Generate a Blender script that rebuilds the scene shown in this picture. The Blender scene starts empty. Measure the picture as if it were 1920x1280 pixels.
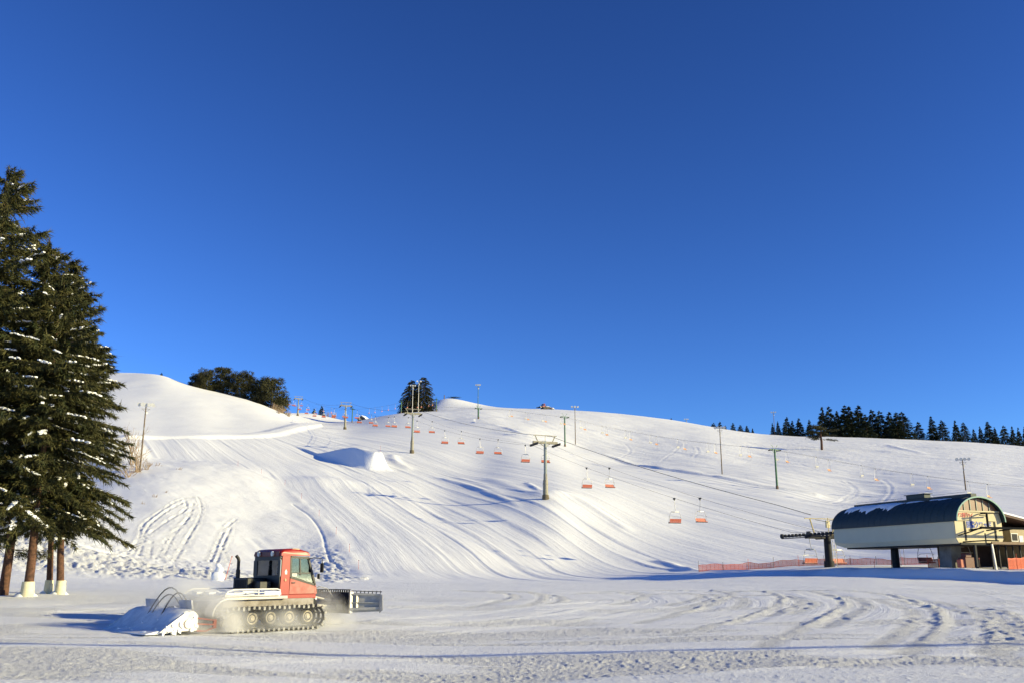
import bpy, bmesh, math, random
import numpy as np
from mathutils import Vector, Matrix, Quaternion

R = math.radians
rng = np.random.default_rng(7)
random.seed(7)
scene = bpy.context.scene
COL = scene.collection

# ------------------------------------------------------------------ camera
F, PITCH, CZ = 1750.0, math.atan(440.0 / 1750.0), 2.08
SP, CP = math.sin(PITCH), math.cos(PITCH)
cam_d = bpy.data.cameras.new("camera")
cam = bpy.data.objects.new("camera", cam_d)
COL.objects.link(cam)
cam.location = (0, 0, CZ)
cam.rotation_euler = (R(90) + PITCH, 0, 0)
cam_d.sensor_width = 36.0
cam_d.lens = 36.0 * F / 1920.0
cam_d.clip_start, cam_d.clip_end = 0.2, 8000
scene.camera = cam

def tanel(py):
    b = (640.0 - py) / F
    return (SP + b * CP) / (CP - b * SP)

def at(px, py, Y):
    """a point Y metres in front of the camera, seen at photo pixel px, py"""
    a, b = (px - 960.0) / F, (640.0 - py) / F
    k = CP - b * SP
    return Vector((a / k * Y, Y, CZ + (SP + b * CP) / k * Y))

def bear(px, t):
    """X/Y of what stands in photo column px at elevation t = (z - camera height)/Y"""
    b = (t*CP-SP)/(CP+t*SP)
    return (px-960.0)/F/(CP-b*SP)

def proj(P):
    t = (P[2]-CZ)/P[1]
    b = (t*CP-SP)/(CP+t*SP)
    return 960+P[0]/P[1]*F*(CP-b*SP), 640-F*b

# ------------------------------------------------------------------ sun and sky
SUN_EL, SUN_TH = R(15.0), R(15)
SKY_TINT = (0.25, 0.325, 0.465, 1)
SUN = Vector((math.cos(SUN_EL) * math.cos(SUN_TH), -math.cos(SUN_EL) * math.sin(SUN_TH), math.sin(SUN_EL)))
world = bpy.data.worlds.new("World")
scene.world = world
world.use_nodes = True
wn = world.node_tree
wn.nodes.clear()
sky = wn.nodes.new("ShaderNodeTexSky")
sky.sky_type = 'NISHITA'
sky.sun_disc = False
sky.sun_elevation = SUN_EL
sky.sun_rotation = R(90) + SUN_TH
sky.altitude = 900
sky.air_density = 1.0
sky.dust_density = 0.05
sky.ozone_density = 3.2
gam = wn.nodes.new("ShaderNodeGamma")          # deeper blue overhead, as on a clear winter morning
gam.inputs['Gamma'].default_value = 1.5
hsv = wn.nodes.new("ShaderNodeMix")
hsv.data_type = 'RGBA'; hsv.blend_type = 'MULTIPLY'
hsv.inputs[0].default_value = 1.0
hsv.inputs[7].default_value = SKY_TINT
bg = wn.nodes.new("ShaderNodeBackground")
bg.inputs['Strength'].default_value = 0.115
wo = wn.nodes.new("ShaderNodeOutputWorld")
wn.links.new(sky.outputs[0], gam.inputs[0])
wn.links.new(gam.outputs[0], hsv.inputs[6])
wn.links.new(hsv.outputs[2], bg.inputs['Color'])
wn.links.new(bg.outputs[0], wo.inputs['Surface'])
sun_d = bpy.data.lights.new("sun", 'SUN')
sun_d.energy = 4.6
sun_d.angle = R(0.5)
sun_d.color = (1.0, 0.87, 0.47)
sun_o = bpy.data.objects.new("sun", sun_d)
COL.objects.link(sun_o)
sun_o.rotation_euler = SUN.to_track_quat('Z', 'Y').to_euler()
sun_o.location = SUN * 300
vs = scene.view_settings
vs.view_transform = 'Standard'
vs.look = 'None'
vs.gamma = 1
vs.exposure = 0.84

# ------------------------------------------------------------------ tags and materials
def tag(o, label=None, cat=None, group=None, kind=None):
    if label: o['label'] = label
    if cat: o['category'] = cat
    if group: o['group'] = group
    if kind: o['kind'] = kind
    return o

def empty(name, loc, rz=0.0, label=None, cat=None, group=None, scale=1.0):
    o = bpy.data.objects.new(name, None)
    COL.objects.link(o)
    o.location = loc
    o.rotation_euler = (0, 0, rz)
    o.scale = (scale,) * 3
    o.empty_display_size = 0.3
    return tag(o, label, cat, group)

def children(o):
    return [c for c in bpy.data.objects if c.parent == o]

KIDS = {}
def note_child(o, parent):
    KIDS.setdefault(parent.name, []).append(o)

def copy_tree(o, parent=None):
    c = o.copy()
    COL.objects.link(c)
    if parent is not None:
        c.parent = parent
        note_child(c, parent)
    for ch in list(KIDS.get(o.name, [])):
        copy_tree(ch, c)
    return c

MATS = {}
def mat(name, col, rough=0.6, metal=0.0, var=0.12, scale=6.0, col2=None, bump=0.0, spec=0.4, snow=0.0):
    """a procedural material: noise moves the colour between col and col2; snow > 0 dusts what faces up"""
    if name in MATS: return MATS[name]
    m = bpy.data.materials.new(name)
    m.use_nodes = True
    nt = m.node_tree
    b = nt.nodes['Principled BSDF']
    b.inputs['Roughness'].default_value = rough
    b.inputs['Metallic'].default_value = metal
    b.inputs['Specular IOR Level'].default_value = spec
    tc = nt.nodes.new('ShaderNodeTexCoord')
    no = nt.nodes.new('ShaderNodeTexNoise')
    no.inputs['Scale'].default_value = scale
    no.inputs['Detail'].default_value = 5
    no.inputs['Roughness'].default_value = 0.65
    nt.links.new(tc.outputs['Object'], no.inputs['Vector'])
    mx = nt.nodes.new('ShaderNodeMix')
    mx.data_type = 'RGBA'
    c = tuple(col) + (1,)
    c2 = tuple(col2) + (1,) if col2 else tuple(max(0, x * (1 - 2.2 * var)) for x in col) + (1,)
    mx.inputs[6].default_value = c
    mx.inputs[7].default_value = c2
    rp = nt.nodes.new('ShaderNodeMapRange')
    rp.inputs[1].default_value, rp.inputs[2].default_value = 0.35, 0.65
    nt.links.new(no.outputs['Fac'], rp.inputs[0])
    nt.links.new(rp.outputs[0], mx.inputs[0])
    out = mx.outputs[2]
    if snow > 0:
        ge = nt.nodes.new('ShaderNodeNewGeometry')
        sx = nt.nodes.new('ShaderNodeSeparateXYZ')
        nt.links.new(ge.outputs['Normal'], sx.inputs[0])
        n2 = nt.nodes.new('ShaderNodeTexNoise')
        n2.inputs['Scale'].default_value = 1.7
        n2.inputs['Detail'].default_value = 6
        nt.links.new(tc.outputs['Object'], n2.inputs['Vector'])
        ad = nt.nodes.new('ShaderNodeMath'); ad.operation = 'MULTIPLY_ADD'
        ad.inputs[1].default_value = 0.45
        nt.links.new(sx.outputs['Z'], ad.inputs[0]); nt.links.new(n2.outputs['Fac'], ad.inputs[2])
        r2 = nt.nodes.new('ShaderNodeMapRange')
        r2.inputs[1].default_value, r2.inputs[2].default_value = 1.0 - snow, 1.06 - snow
        nt.links.new(ad.outputs[0], r2.inputs[0])
        m2 = nt.nodes.new('ShaderNodeMix'); m2.data_type = 'RGBA'
        m2.inputs[7].default_value = (0.82, 0.84, 0.87, 1)
        nt.links.new(r2.outputs[0], m2.inputs[0]); nt.links.new(out, m2.inputs[6])
        out = m2.outputs[2]
    nt.links.new(out, b.inputs['Base Color'])
    if bump > 0:
        bp = nt.nodes.new('ShaderNodeBump')
        bp.inputs['Strength'].default_value = bump
        bp.inputs['Distance'].default_value = 0.03
        nt.links.new(no.outputs['Fac'], bp.inputs['Height'])
        nt.links.new(bp.outputs[0], b.inputs['Normal'])
    MATS[name] = m
    return m

def glass_mat(name, col=(0.55, 0.68, 0.66), mixf=0.55):
    m = bpy.data.materials.new(name)
    m.use_nodes = True
    nt = m.node_tree
    nt.nodes.clear()
    o = nt.nodes.new('ShaderNodeOutputMaterial')
    t = nt.nodes.new('ShaderNodeBsdfTransparent'); t.inputs[0].default_value = tuple(col) + (1,)
    g = nt.nodes.new('ShaderNodeBsdfGlossy'); g.inputs['Roughness'].default_value = 0.04
    g.inputs['Color'].default_value = (0.8, 0.85, 0.9, 1)
    fr = nt.nodes.new('ShaderNodeFresnel'); fr.inputs[0].default_value = 1.5
    no = nt.nodes.new('ShaderNodeTexNoise'); no.inputs['Scale'].default_value = 2.0
    md = nt.nodes.new('ShaderNodeMath'); md.operation = 'MULTIPLY_ADD'; md.inputs[1].default_value = 0.12
    nt.links.new(no.outputs['Fac'], md.inputs[0]); nt.links.new(fr.outputs[0], md.inputs[2])
    ms = nt.nodes.new('ShaderNodeMixShader')
    nt.links.new(md.outputs[0], ms.inputs[0]); nt.links.new(t.outputs[0], ms.inputs[1]); nt.links.new(g.outputs[0], ms.inputs[2])
    nt.links.new(ms.outputs[0], o.inputs['Surface'])
    MATS[name] = m
    return m

# ------------------------------------------------------------------ mesh builder
class MB:
    def __init__(s):
        s.v, s.f = [], []
    def add(s, vs, fs):
        o = len(s.v)
        s.v.extend([tuple(v) for v in vs])
        s.f.extend([tuple(i + o for i in f) for f in fs])
        return s
    def box(s, lo, hi, bev=0.0):
        x0, y0, z0 = lo; x1, y1, z1 = hi
        if bev <= 0:
            v = [(x0,y0,z0),(x1,y0,z0),(x1,y1,z0),(x0,y1,z0),(x0,y0,z1),(x1,y0,z1),(x1,y1,z1),(x0,y1,z1)]
            return s.add(v, [(3,2,1,0),(4,5,6,7),(0,1,5,4),(1,2,6,5),(2,3,7,6),(3,0,4,7)])
        bm = bmesh.new()
        bmesh.ops.create_cube(bm, size=1)
        for v in bm.verts:
            v.co = ((x0+x1)/2 + v.co.x*(x1-x0), (y0+y1)/2 + v.co.y*(y1-y0), (z0+z1)/2 + v.co.z*(z1-z0))
        bmesh.ops.bevel(bm, geom=bm.edges[:], offset=bev, segments=2, affect='EDGES', profile=0.5)
        bm.verts.index_update()
        s.add([v.co[:] for v in bm.verts], [[v.index for v in f.verts] for f in bm.faces])
        bm.free()
        return s
    def obox(s, c, ax, ay, az, hx, hy, hz):
        c, ax, ay, az = Vector(c), Vector(ax), Vector(ay), Vector(az)
        v = []
        for dz in (-1, 1):
            for dx, dy in ((-1,-1),(1,-1),(1,1),(-1,1)):
                v.append(c + ax*hx*dx + ay*hy*dy + az*hz*dz)
        return s.add(v, [(3,2,1,0),(4,5,6,7),(0,1,5,4),(1,2,6,5),(2,3,7,6),(3,0,4,7)])
    def bar(s, p0, p1, w, h=None, up=(0,0,1)):
        h = h or w
        p0, p1 = Vector(p0), Vector(p1)
        d = (p1 - p0); L = d.length; d = d.normalized()
        u = Vector(up)
        if abs(d.dot(u)) > 0.98: u = Vector((0,1,0))
        sd = d.cross(u).normalized(); u = sd.cross(d)
        return s.obox((p0+p1)/2, d, sd, u, L/2, w/2, h/2)
    def tube(s, pts, r, n=8, cap=True):
        pts = [Vector(p) for p in pts]
        m = len(pts)
        rs = r if hasattr(r, '__len__') else [r]*m
        o = len(s.v)
        prev = None
        for i, p in enumerate(pts):
            t = (pts[min(i+1, m-1)] - pts[max(i-1, 0)])
            t = t.normalized() if t.length > 1e-9 else Vector((0,0,1))
            if prev is None:
                a = Vector((0,0,1)) if abs(t.z) < 0.9 else Vector((1,0,0))
                x = t.cross(a).normalized()
            else:
                x = (prev - t * prev.dot(t))
                x = x.normalized() if x.length > 1e-6 else t.orthogonal().normalized()
            y = t.cross(x)
            prev = x
            for k in range(n):
                an = 2*math.pi*k/n
                s.v.append(tuple(p + (x*math.cos(an) + y*math.sin(an))*rs[i]))
        for i in range(m-1):
            for k in range(n):
                a, b = o+i*n+k, o+i*n+(k+1) % n
                s.f.append((a, b, b+n, a+n))
        if cap:
            s.f.append(tuple(o+k for k in range(n))[::-1])
            s.f.append(tuple(o+(m-1)*n+k for k in range(n)))
        return s
    def cyl(s, p0, p1, r, r1=None, n=12):
        return s.tube([p0, p1], [r, r if r1 is None else r1], n)
    def prism(s, poly, off):
        """polygon of 3-D points pushed along vector off"""
        n = len(poly); off = Vector(off)
        v = [Vector(p) for p in poly] + [Vector(p)+off for p in poly]
        f = [tuple(range(n))[::-1], tuple(range(n, 2*n))]
        for i in range(n):
            j = (i+1) % n
            f.append((i, j, n+j, n+i))
        return s.add(v, f)
    def build(s, name, m, parent=None, smooth=False, label=None, kind=None):
        me = bpy.data.meshes.new(name)
        me.from_pydata(s.v, [], s.f)
        bm = bmesh.new(); bm.from_mesh(me)
        bmesh.ops.recalc_face_normals(bm, faces=bm.faces[:])
        bm.to_mesh(me); bm.free()
        me.materials.append(m)
        if smooth:
            me.polygons.foreach_set('use_smooth', [True]*len(me.polygons))
            try: me.set_sharp_from_angle(angle=R(42))
            except Exception: pass
        return link(name, me, parent, label, kind)

def link(name, me, parent=None, label=None, kind=None):
    o = bpy.data.objects.new(name, me)
    COL.objects.link(o)
    if parent is not None:
        o.parent = parent
        note_child(o, parent)
    if label: o['label'] = label
    if kind: o['kind'] = kind
    return o

def np_mesh(name, V, Fc, m, smooth=False):
    """mesh from numpy arrays: V n x 3, Fc k x 3 or k x 4"""
    me = bpy.data.meshes.new(name)
    V = np.asarray(V, np.float32); Fc = np.asarray(Fc, np.int32)
    k, c = Fc.shape
    me.vertices.add(len(V)); me.vertices.foreach_set('co', V.ravel())
    me.loops.add(k*c); me.loops.foreach_set('vertex_index', Fc.ravel())
    me.polygons.add(k); me.polygons.foreach_set('loop_start', np.arange(k, dtype=np.int32)*c)
    me.update(calc_edges=True)
    me.polygons.foreach_set('use_smooth', np.full(k, smooth))
    me.materials.append(m)
    return me

# ------------------------------------------------------------------ noise on arrays
def vnoise(x, y, seed=0):
    xi, yi = np.floor(x).astype(np.int64), np.floor(y).astype(np.int64)
    fx, fy = x - xi, y - yi
    fx, fy = fx*fx*fx*(fx*(fx*6-15)+10), fy*fy*fy*(fy*(fy*6-15)+10)
    def h(a, b):
        n = (a*374761393 + b*668265263 + seed*974634777) & 0x7fffffff
        n = ((n ^ (n >> 13)) * 1274126177) & 0x7fffffff
        return ((n ^ (n >> 16)) & 0xffff) / 32767.5 - 1.0
    return (h(xi,yi)*(1-fx)+h(xi+1,yi)*fx)*(1-fy) + (h(xi,yi+1)*(1-fx)+h(xi+1,yi+1)*fx)*fy

def fbm(x, y, oct=4, seed=0, gain=0.5):
    s, a = 0.0, 1.0
    for i in range(oct):
        s = s + a*vnoise(x, y, seed+i*17); x = x*2.03+3.1; y = y*2.03-1.7; a *= gain
    return s

def sstep(a, b, x):
    t = np.clip((x-a)/(b-a), 0, 1)
    return t*t*(3-2*t)

def pchip(x, y, q):
    """monotone cubic through (x, y) at q; held at both ends"""
    x, y, q = np.asarray(x, float), np.asarray(y, float), np.asarray(q, float)
    h = np.diff(x); d = np.diff(y)/h
    m = np.zeros_like(y)
    w1, w2 = 2*h[1:]+h[:-1], h[1:]+2*h[:-1]
    ok = d[:-1]*d[1:] > 0
    with np.errstate(divide='ignore', invalid='ignore'):
        mm = (w1+w2)/(w1/d[:-1]+w2/d[1:])
    m[1:-1] = np.where(ok, mm, 0)
    m[0], m[-1] = d[0], d[-1]
    q = np.clip(q, x[0], x[-1])
    i = np.clip(np.searchsorted(x, q, side='right')-1, 0, len(h)-1)
    t = (q-x[i])/h[i]
    t2, t3 = t*t, t*t*t
    return (2*t3-3*t2+1)*y[i] + (t3-2*t2+t)*h[i]*m[i] + (-2*t3+3*t2)*y[i+1] + (t3-t2)*h[i]*m[i+1]

# ------------------------------------------------------------------ the terrain
# one profile of the land per bearing: (metres ahead, the height as the elevation it has in the photograph)
PROF = {
 -300: [(60,1113),(75,1093),(88,1040),(102,1002),(110,994),(135,960),(200,890),(310,800),(420,745),(540,705),(600,698),(700,720)],
 0:    [(57,1116),(75,1093),(88,1045),(101,1003),(107,996),(130,968),(195,895),(310,800),(420,745),(530,706),(590,700),(690,722)],
 150:  [(57,1117),(77,1092),(90,1055),(102,1025),(108,1019),(130,985),(190,900),(215,868),(240,840),(305,800),(410,748),(500,707),(560,696),(660,725)],
 220:  [(57,1117),(78,1091),(92,1060),(102,1043),(108,1038),(130,993),(190,890),(215,855),(232,832),(250,826),(305,798),(400,750),(480,712),(540,697),(650,722)],
 290:  [(57,1117),(79,1090),(92,1066),(102,1054),(108,1050),(130,1000),(190,888),(212,868),(228,862),(248,842),(268,826),(305,806),(390,758),(460,718),(520,700),(640,730)],
 355:  [(57,1117),(80,1089),(93,1070),(104,1064),(110,1058),(135,1000),(190,895),(214,870),(230,864),(252,842),(275,825),(305,810),(385,765),(450,733),(510,722),(620,750)],
 430:  [(57,1117),(82,1088),(96,1077),(106,1073),(112,1066),(140,1003),(188,912),(215,876),(233,866),(262,845),(295,824),(320,812),(380,783),(445,749),(500,739),(540,738),(640,765),(740,810)],
 480:  [(60,1112),(84,1088),(104,1080),(115,1068),(145,1002),(190,918),(222,878),(244,864),(275,842),(308,822),(335,810),(380,788),(440,762),(490,753),(530,752),(620,775),(740,810)],
 530:  [(60,1112),(86,1088),(106,1083),(120,1062),(150,995),(192,928),(225,884),(255,862),(285,842),(320,822),(350,808),(400,790),(450,778),(500,772),(540,772),(620,776),(740,800)],
 570:  [(62,1110),(88,1088),(106,1084),(125,1050),(155,990),(195,925),(230,882),(262,862),(295,840),(330,820),(370,804),(420,796),(470,792),(520,790),(580,776),(640,772),(760,800)],
 610:  [(64,1108),(90,1087),(106,1082),(126,1042),(155,990),(195,925),(232,884),(262,864),(298,840),(335,820),(375,808),(420,799),(470,797),(530,795),(600,783),(650,779),(760,805)],
 650:  [(66,1106),(92,1087),(108,1078),(128,1036),(155,990),(195,928),(235,888),(262,867),(298,842),(340,822),(380,812),(415,803),(470,795),(520,793),(600,791),(660,790),(760,810)],
 690:  [(68,1104),(94,1086),(110,1074),(130,1032),(158,987),(198,928),(238,888),(264,868),(300,840),(340,822),(390,806),(430,797),(480,786),(520,784),(600,788),(760,820)],
 760:  [(70,1102),(98,1085),(114,1070),(132,1034),(160,988),(200,934),(240,892),(270,868),(300,842),(340,822),(390,801),(440,784),(480,774),(510,773),(600,785),(760,820)],
 830:  [(70,1102),(104,1084),(118,1070),(136,1034),(163,990),(200,942),(240,898),(270,872),(300,845),(340,824),(390,802),(440,784),(480,774),(510,770),(560,769),(630,746),(665,743),(700,748),(800,790)],
 900:  [(70,1102),(110,1083),(122,1072),(140,1035),(166,990),(192,948),(228,905),(270,876),(300,850),(340,828),(385,804),(412,789),(450,779),(500,770),(570,765),(640,759),(680,758),(800,800)],
 960:  [(70,1102),(116,1082),(126,1072),(145,1035),(168,990),(190,942),(225,903),(265,874),(300,848),(340,828),(372,808),(388,802),(420,793),(480,779),(560,768),(640,765),(700,772),(800,800)],
 1030: [(70,1102),(120,1081),(130,1073),(148,1036),(168,986),(190,934),(225,903),(260,879),(300,856),(345,836),(372,822),(386,818),(420,800),(500,780),(580,769),(640,767),(700,775),(800,805)],
 1100: [(70,1102),(124,1079),(134,1071),(152,1036),(172,989),(196,939),(236,905),(280,882),(320,862),(352,846),(370,843),(400,822),(480,790),(570,773),(630,770),(700,780),(800,810)],
 1200: [(70,1101),(126,1074),(136,1067),(155,1036),(178,991),(210,945),(250,909),(285,886),(310,874),(326,872),(350,857),(400,832),(500,796),(590,781),(640,779),(720,795),(820,825)],
 1310: [(70,1099),(124,1069),(136,1063),(155,1035),(180,998),(215,952),(250,916),(278,893),(290,889),(310,878),(360,850),(430,820),(520,800),(600,795),(650,797),(720,812),(820,840)],
 1450: [(70,1095),(100,1071),(124,1063),(138,1058),(158,1030),(185,992),(215,952),(240,927),(254,916),(264,913),(290,893),(340,868),(400,843),(480,821),(530,816),(580,817),(640,828),(800,870)],
 1600: [(70,1091),(88,1074),(105,1064),(122,1060),(138,1052),(160,1022),(188,985),(215,955),(232,944),(246,942),(275,915),(330,875),(400,843),(470,824),(510,820),(560,821),(640,835),(800,880)],
 1800: [(70,1089),(85,1072),(95,1065),(110,1058),(124,1052),(145,1020),(175,985),(205,955),(250,920),(300,888),(360,860),(430,836),(490,829),(530,828),(580,832),(660,850),(800,890)],
 1930: [(70,1087),(85,1070),(95,1062),(108,1052),(124,1042),(145,1012),(175,980),(205,955),(250,922),(300,892),(360,865),(430,843),(490,837),(530,836),(580,840),(660,860),(800,900)],
 2300: [(70,1087),(85,1070),(95,1062),(108,1050),(124,1038),(150,1005),(205,950),(300,892),(360,868),(430,850),(490,846),(540,848),(660,870),(800,900)],
}
def u_of(px): return (px-960.0)/F*CP
def z_near(u): return 0.10 - 0.40*np.exp(-((u+0.06)/0.27)**2)
LY = np.linspace(math.log(3), math.log(1400), 620)
kn = sorted(PROF)
rows = []
for k in kn:
    zn = float(z_near(u_of(k)))
    pts = [(3, zn*0.6), (18, zn), (36, zn*0.8)] + [(Y, CZ+tanel(py)*Y) for Y, py in PROF[k]]
    last = pts[-1]
    pts += [(1000, last[1]-18), (1400, last[1]-22)]
    rows.append(pchip([math.log(p[0]) for p in pts], [p[1] for p in pts], LY))
rows = np.array(rows)
UG = np.linspace(-2.2, 2.4, 1841)
GRID = []
for j, ly in enumerate(LY):
    Yj = math.exp(ly)
    z = rows[:, j]
    u = np.array([bear(k, (zz-CZ)/Yj) for k, zz in zip(kn, z)])
    GRID.append(pchip(np.concatenate([[-2.3, -1.3], u, [1.3, 2.5]]), np.concatenate([[z[0]*0.9, z[0]], z, [z[-1], z[-1]]]), UG))
GRID = np.stack(GRID, 0)   # logY x u
def blur(a, sg, ax):
    n = int(3*sg)+1
    kx = np.exp(-0.5*(np.arange(-n, n+1)/sg)**2); kx /= kx.sum()
    pad = [(0, 0), (0, 0)]; pad[ax] = (n, n)
    b = np.pad(a, pad, mode='edge')
    out = np.zeros_like(a)
    for i, w in enumerate(kx):
        sl = [slice(None), slice(None)]; sl[ax] = slice(i, i+a.shape[ax])
        out += w*b[tuple(sl)]
    return out
GRID = blur(blur(GRID, 4.0, 1), 2.2, 0)

def hbase(x, y):
    x, y = np.asarray(x, float), np.asarray(y, float)
    yy = np.maximum(y, 3.0)
    u = np.clip(x/yy, UG[0], UG[-1]-1e-6)
    fi = np.clip((np.log(yy)-LY[0])/(LY[1]-LY[0]), 0, len(LY)-1.001)
    fj = np.clip((u-UG[0])/(UG[1]-UG[0]), 0, len(UG)-1.001)
    i, j = fi.astype(int), fj.astype(int)
    a, b = fi-i, fj-j
    return (GRID[i,j]*(1-a)+GRID[i+1,j]*a)*(1-b) + (GRID[i,j+1]*(1-a)+GRID[i+1,j+1]*a)*b

def ground_at(px, py, ymin=12.0, ymax=900.0):
    """where the line of sight of a photo pixel first meets the land"""
    Ys = np.exp(np.linspace(math.log(ymin), math.log(ymax), 3000))
    a, b = (px-960.0)/F, (640.0-py)/F
    k = CP - b*SP
    X = a/k*Ys
    Z = CZ + (SP+b*CP)/k*Ys
    hit = np.nonzero(hbase(X, Ys) >= Z)[0]
    i = hit[0] if len(hit) else len(Ys)-1
    return float(X[i]), float(Ys[i])

def pline(pts):
    return np.array([ground_at(*p) for p in pts])

def subdiv(P, step=2.0):
    """smooth resampled polyline"""
    P = np.asarray(P, float)
    d = np.concatenate([[0], np.cumsum(np.hypot(*np.diff(P, axis=0).T))])
    q = np.linspace(0, d[-1], max(3, int(d[-1]/step)+1))
    return np.stack([pchip(d, P[:, 0], q), pchip(d, P[:, 1], q)], 1)

def near_line(x, y, P, reach):
    """for the points within reach of polyline P: (their indices, signed distance, length along)"""
    lo, hi = P.min(0)-reach, P.max(0)+reach
    idx = np.nonzero((x > lo[0]) & (x < hi[0]) & (y > lo[1]) & (y < hi[1]))[0]
    if len(idx) == 0: return idx, np.zeros(0), np.zeros(0)
    qx, qy = x[idx], y[idx]
    best = np.full(len(idx), 1e9); sg = np.zeros(len(idx)); al = np.zeros(len(idx)); run = 0.0
    for (ax, ay), (bx, by) in zip(P[:-1], P[1:]):
        dx, dy = bx-ax, by-ay; L = math.hypot(dx, dy)
        if L < 1e-6: continue
        dx /= L; dy /= L
        t = np.clip((qx-ax)*dx+(qy-ay)*dy, 0, L)
        ex, ey = qx-ax-t*dx, qy-ay-t*dy
        d = np.hypot(ex, ey)
        m = d < best
        best[m] = d[m]; sg[m] = (dx*ey-dy*ex)[m]; al[m] = run+t[m]
        run += L
    k = best < reach
    return idx[k], np.where(sg[k] < 0, -best[k], best[k]), al[k]

# edges of the groomed run
EDGE_B = subdiv(pline([(405,866),(450,876),(490,890),(530,912),(562,938),(600,972),(632,1005),(655,1036),(672,1062),(684,1084)]), 3)
EDGE_R = subdiv(pline([(890,792),(930,797),(1000,818),(1060,831),(1110,845),(1160,862),(1220,875),(1310,889),(1380,901),(1450,914),(1530,928)]), 4)
EDGE_R = EDGE_R[EDGE_R[:, 1] > 225]
bo = np.argsort(EDGE_B[:, 1])
B_Y, B_X = EDGE_B[bo, 1], EDGE_B[bo, 0]
ro = np.argsort(EDGE_R[:, 0]/EDGE_R[:, 1])
R_U, R_Y = (EDGE_R[:, 0]/EDGE_R[:, 1])[ro], EDGE_R[ro, 1]
TRACKS = [subdiv(pline(p), 1.5) for p in (
 [(236,1035),(259,1009),(272,979),(295,963),(344,936),(371,933)],
 [(371,933),(377,950),(371,979),(348,1012),(325,1048)],
 [(248,1036),(268,1003),(285,979),(320,955),(348,940)],
 [(259,1037),(279,999),(305,982),(348,956),(346,938)],
 [(295,1043),(315,1005),(351,973),(361,946)],
 [(303,1043),(325,1003),(357,968),(362,944)],
 [(279,1043),(285,1010)], [(394,1050),(410,1015),(430,985),(442,975)], [(405,1052),(418,1020),(432,992)],
 [(430,1054),(420,1030),(415,1018)], [(130,985),(150,965),(185,950)], [(60,985),(80,965)], [(72,1003),(84,1030)])]
ROAD = subdiv(pline([(-60,988),(16,999),(115,1015),(230,1041),(328,1060),(430,1074),(520,1083)]), 3)
ARCS = [(subdiv(pline(p), 0.6), h) for p, h in (
 ([(1180,1113),(1290,1111),(1316,1115),(1300,1124),(1250,1136)], 0.05), ([(1400,1115),(1480,1117),(1500,1124),(1482,1140),(1440,1154)], 0.05),
 ([(1540,1113),(1600,1120),(1625,1133),(1600,1152),(1545,1178)], 0.05), ([(1640,1122),(1700,1140),(1712,1160),(1690,1185),(1640,1212)], 0.06),
 ([(1760,1126),(1840,1146),(1885,1176),(1890,1204),(1870,1232)], 0.06), ([(1250,1114),(1335,1113),(1350,1117),(1330,1127),(1270,1142)], 0.04),
 ([(1120,1109),(1200,1106),(1300,1106),(1352,1108),(1369,1112),(1362,1119),(1341,1130),(1290,1146),(1200,1166)], 0.10),
 ([(1330,1109),(1400,1107),(1445,1111),(1466,1118),(1466,1127),(1450,1138),(1418,1151),(1360,1168),(1260,1190)], 0.15),
 ([(1370,1109),(1440,1106),(1527,1109),(1570,1119),(1586,1130),(1566,1146),(1500,1180),(1430,1210)], 0.16),
 ([(1420,1107),(1569,1107),(1640,1112),(1690,1119),(1750,1140),(1767,1161),(1757,1183),(1700,1225)], 0.17),
 ([(1560,1117),(1700,1127),(1814,1150),(1856,1177),(1865,1201),(1846,1228)], 0.10),
 ([(1700,1120),(1860,1143),(1925,1180),(1950,1220)], 0.09),
 ([(1480,1122),(1520,1126),(1512,1140),(1480,1152)], 0.06), ([(1350,1117),(1385,1119),(1395,1125),(1380,1140)], 0.06),
 ([(930,1108),(1000,1111),(1020,1118),(1010,1130),(970,1140)], 0.08), ([(1000,1112),(1050,1116),(1056,1124),(1030,1134)], 0.07),
 ([(860,1106),(930,1110),(965,1116),(950,1126),(880,1138)], 0.07), ([(1090,1112),(1190,1110),(1205,1114),(1190,1124),(1150,1133)], 0.08))]
STRAIGHT = [(subdiv(pline(p), 1.5), h) for p, h in (
 ([(620,1172),(760,1158),(900,1147),(1060,1133),(1180,1122)], 0.05), ([(640,1186),(800,1172),(960,1158),(1120,1140),(1240,1127)], 0.05),
 ([(700,1196),(900,1180),(1100,1158),(1250,1140)], 0.05), ([(720,1142),(840,1133),(960,1126)], 0.05),
 ([(0,1152),(120,1148),(230,1140)], 0.07), ([(60,1262),(400,1247),(800,1236),(1200,1229)], 0.04), ([(0,1140),(120,1132),(240,1126)], 0.06),
 ([(900,1262),(1200,1240),(1500,1226),(1800,1212)], 0.05), ([(1250,1277),(1500,1250),(1750,1232),(1920,1222)], 0.05))]
RIDGES = [(subdiv(pline(p), 2.0), h, w) for p, h, w in (
 ([(800,890),(860,904),(920,925),(985,956)], 0.28, 0.9), ([(850,892),(905,908),(950,930)], 0.15, 1.2),
 ([(985,903),(1000,911),(1014,920)], 0.28, 0.8), ([(1062,924),(1100,942),(1150,975),(1190,1000)], 0.3, 1.5),
 ([(905,895),(950,906),(1000,924),(1035,935),(1075,960)], 0.25, 1.6),
 ([(1220,1048),(1260,1058),(1305,1069)], 0.4, 1.0), ([(735,850),(745,868),(775,882)], 0.5, 1.6),
 ([(1660,833),(1700,842),(1740,852)], 0.4, 2.0))]
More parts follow.
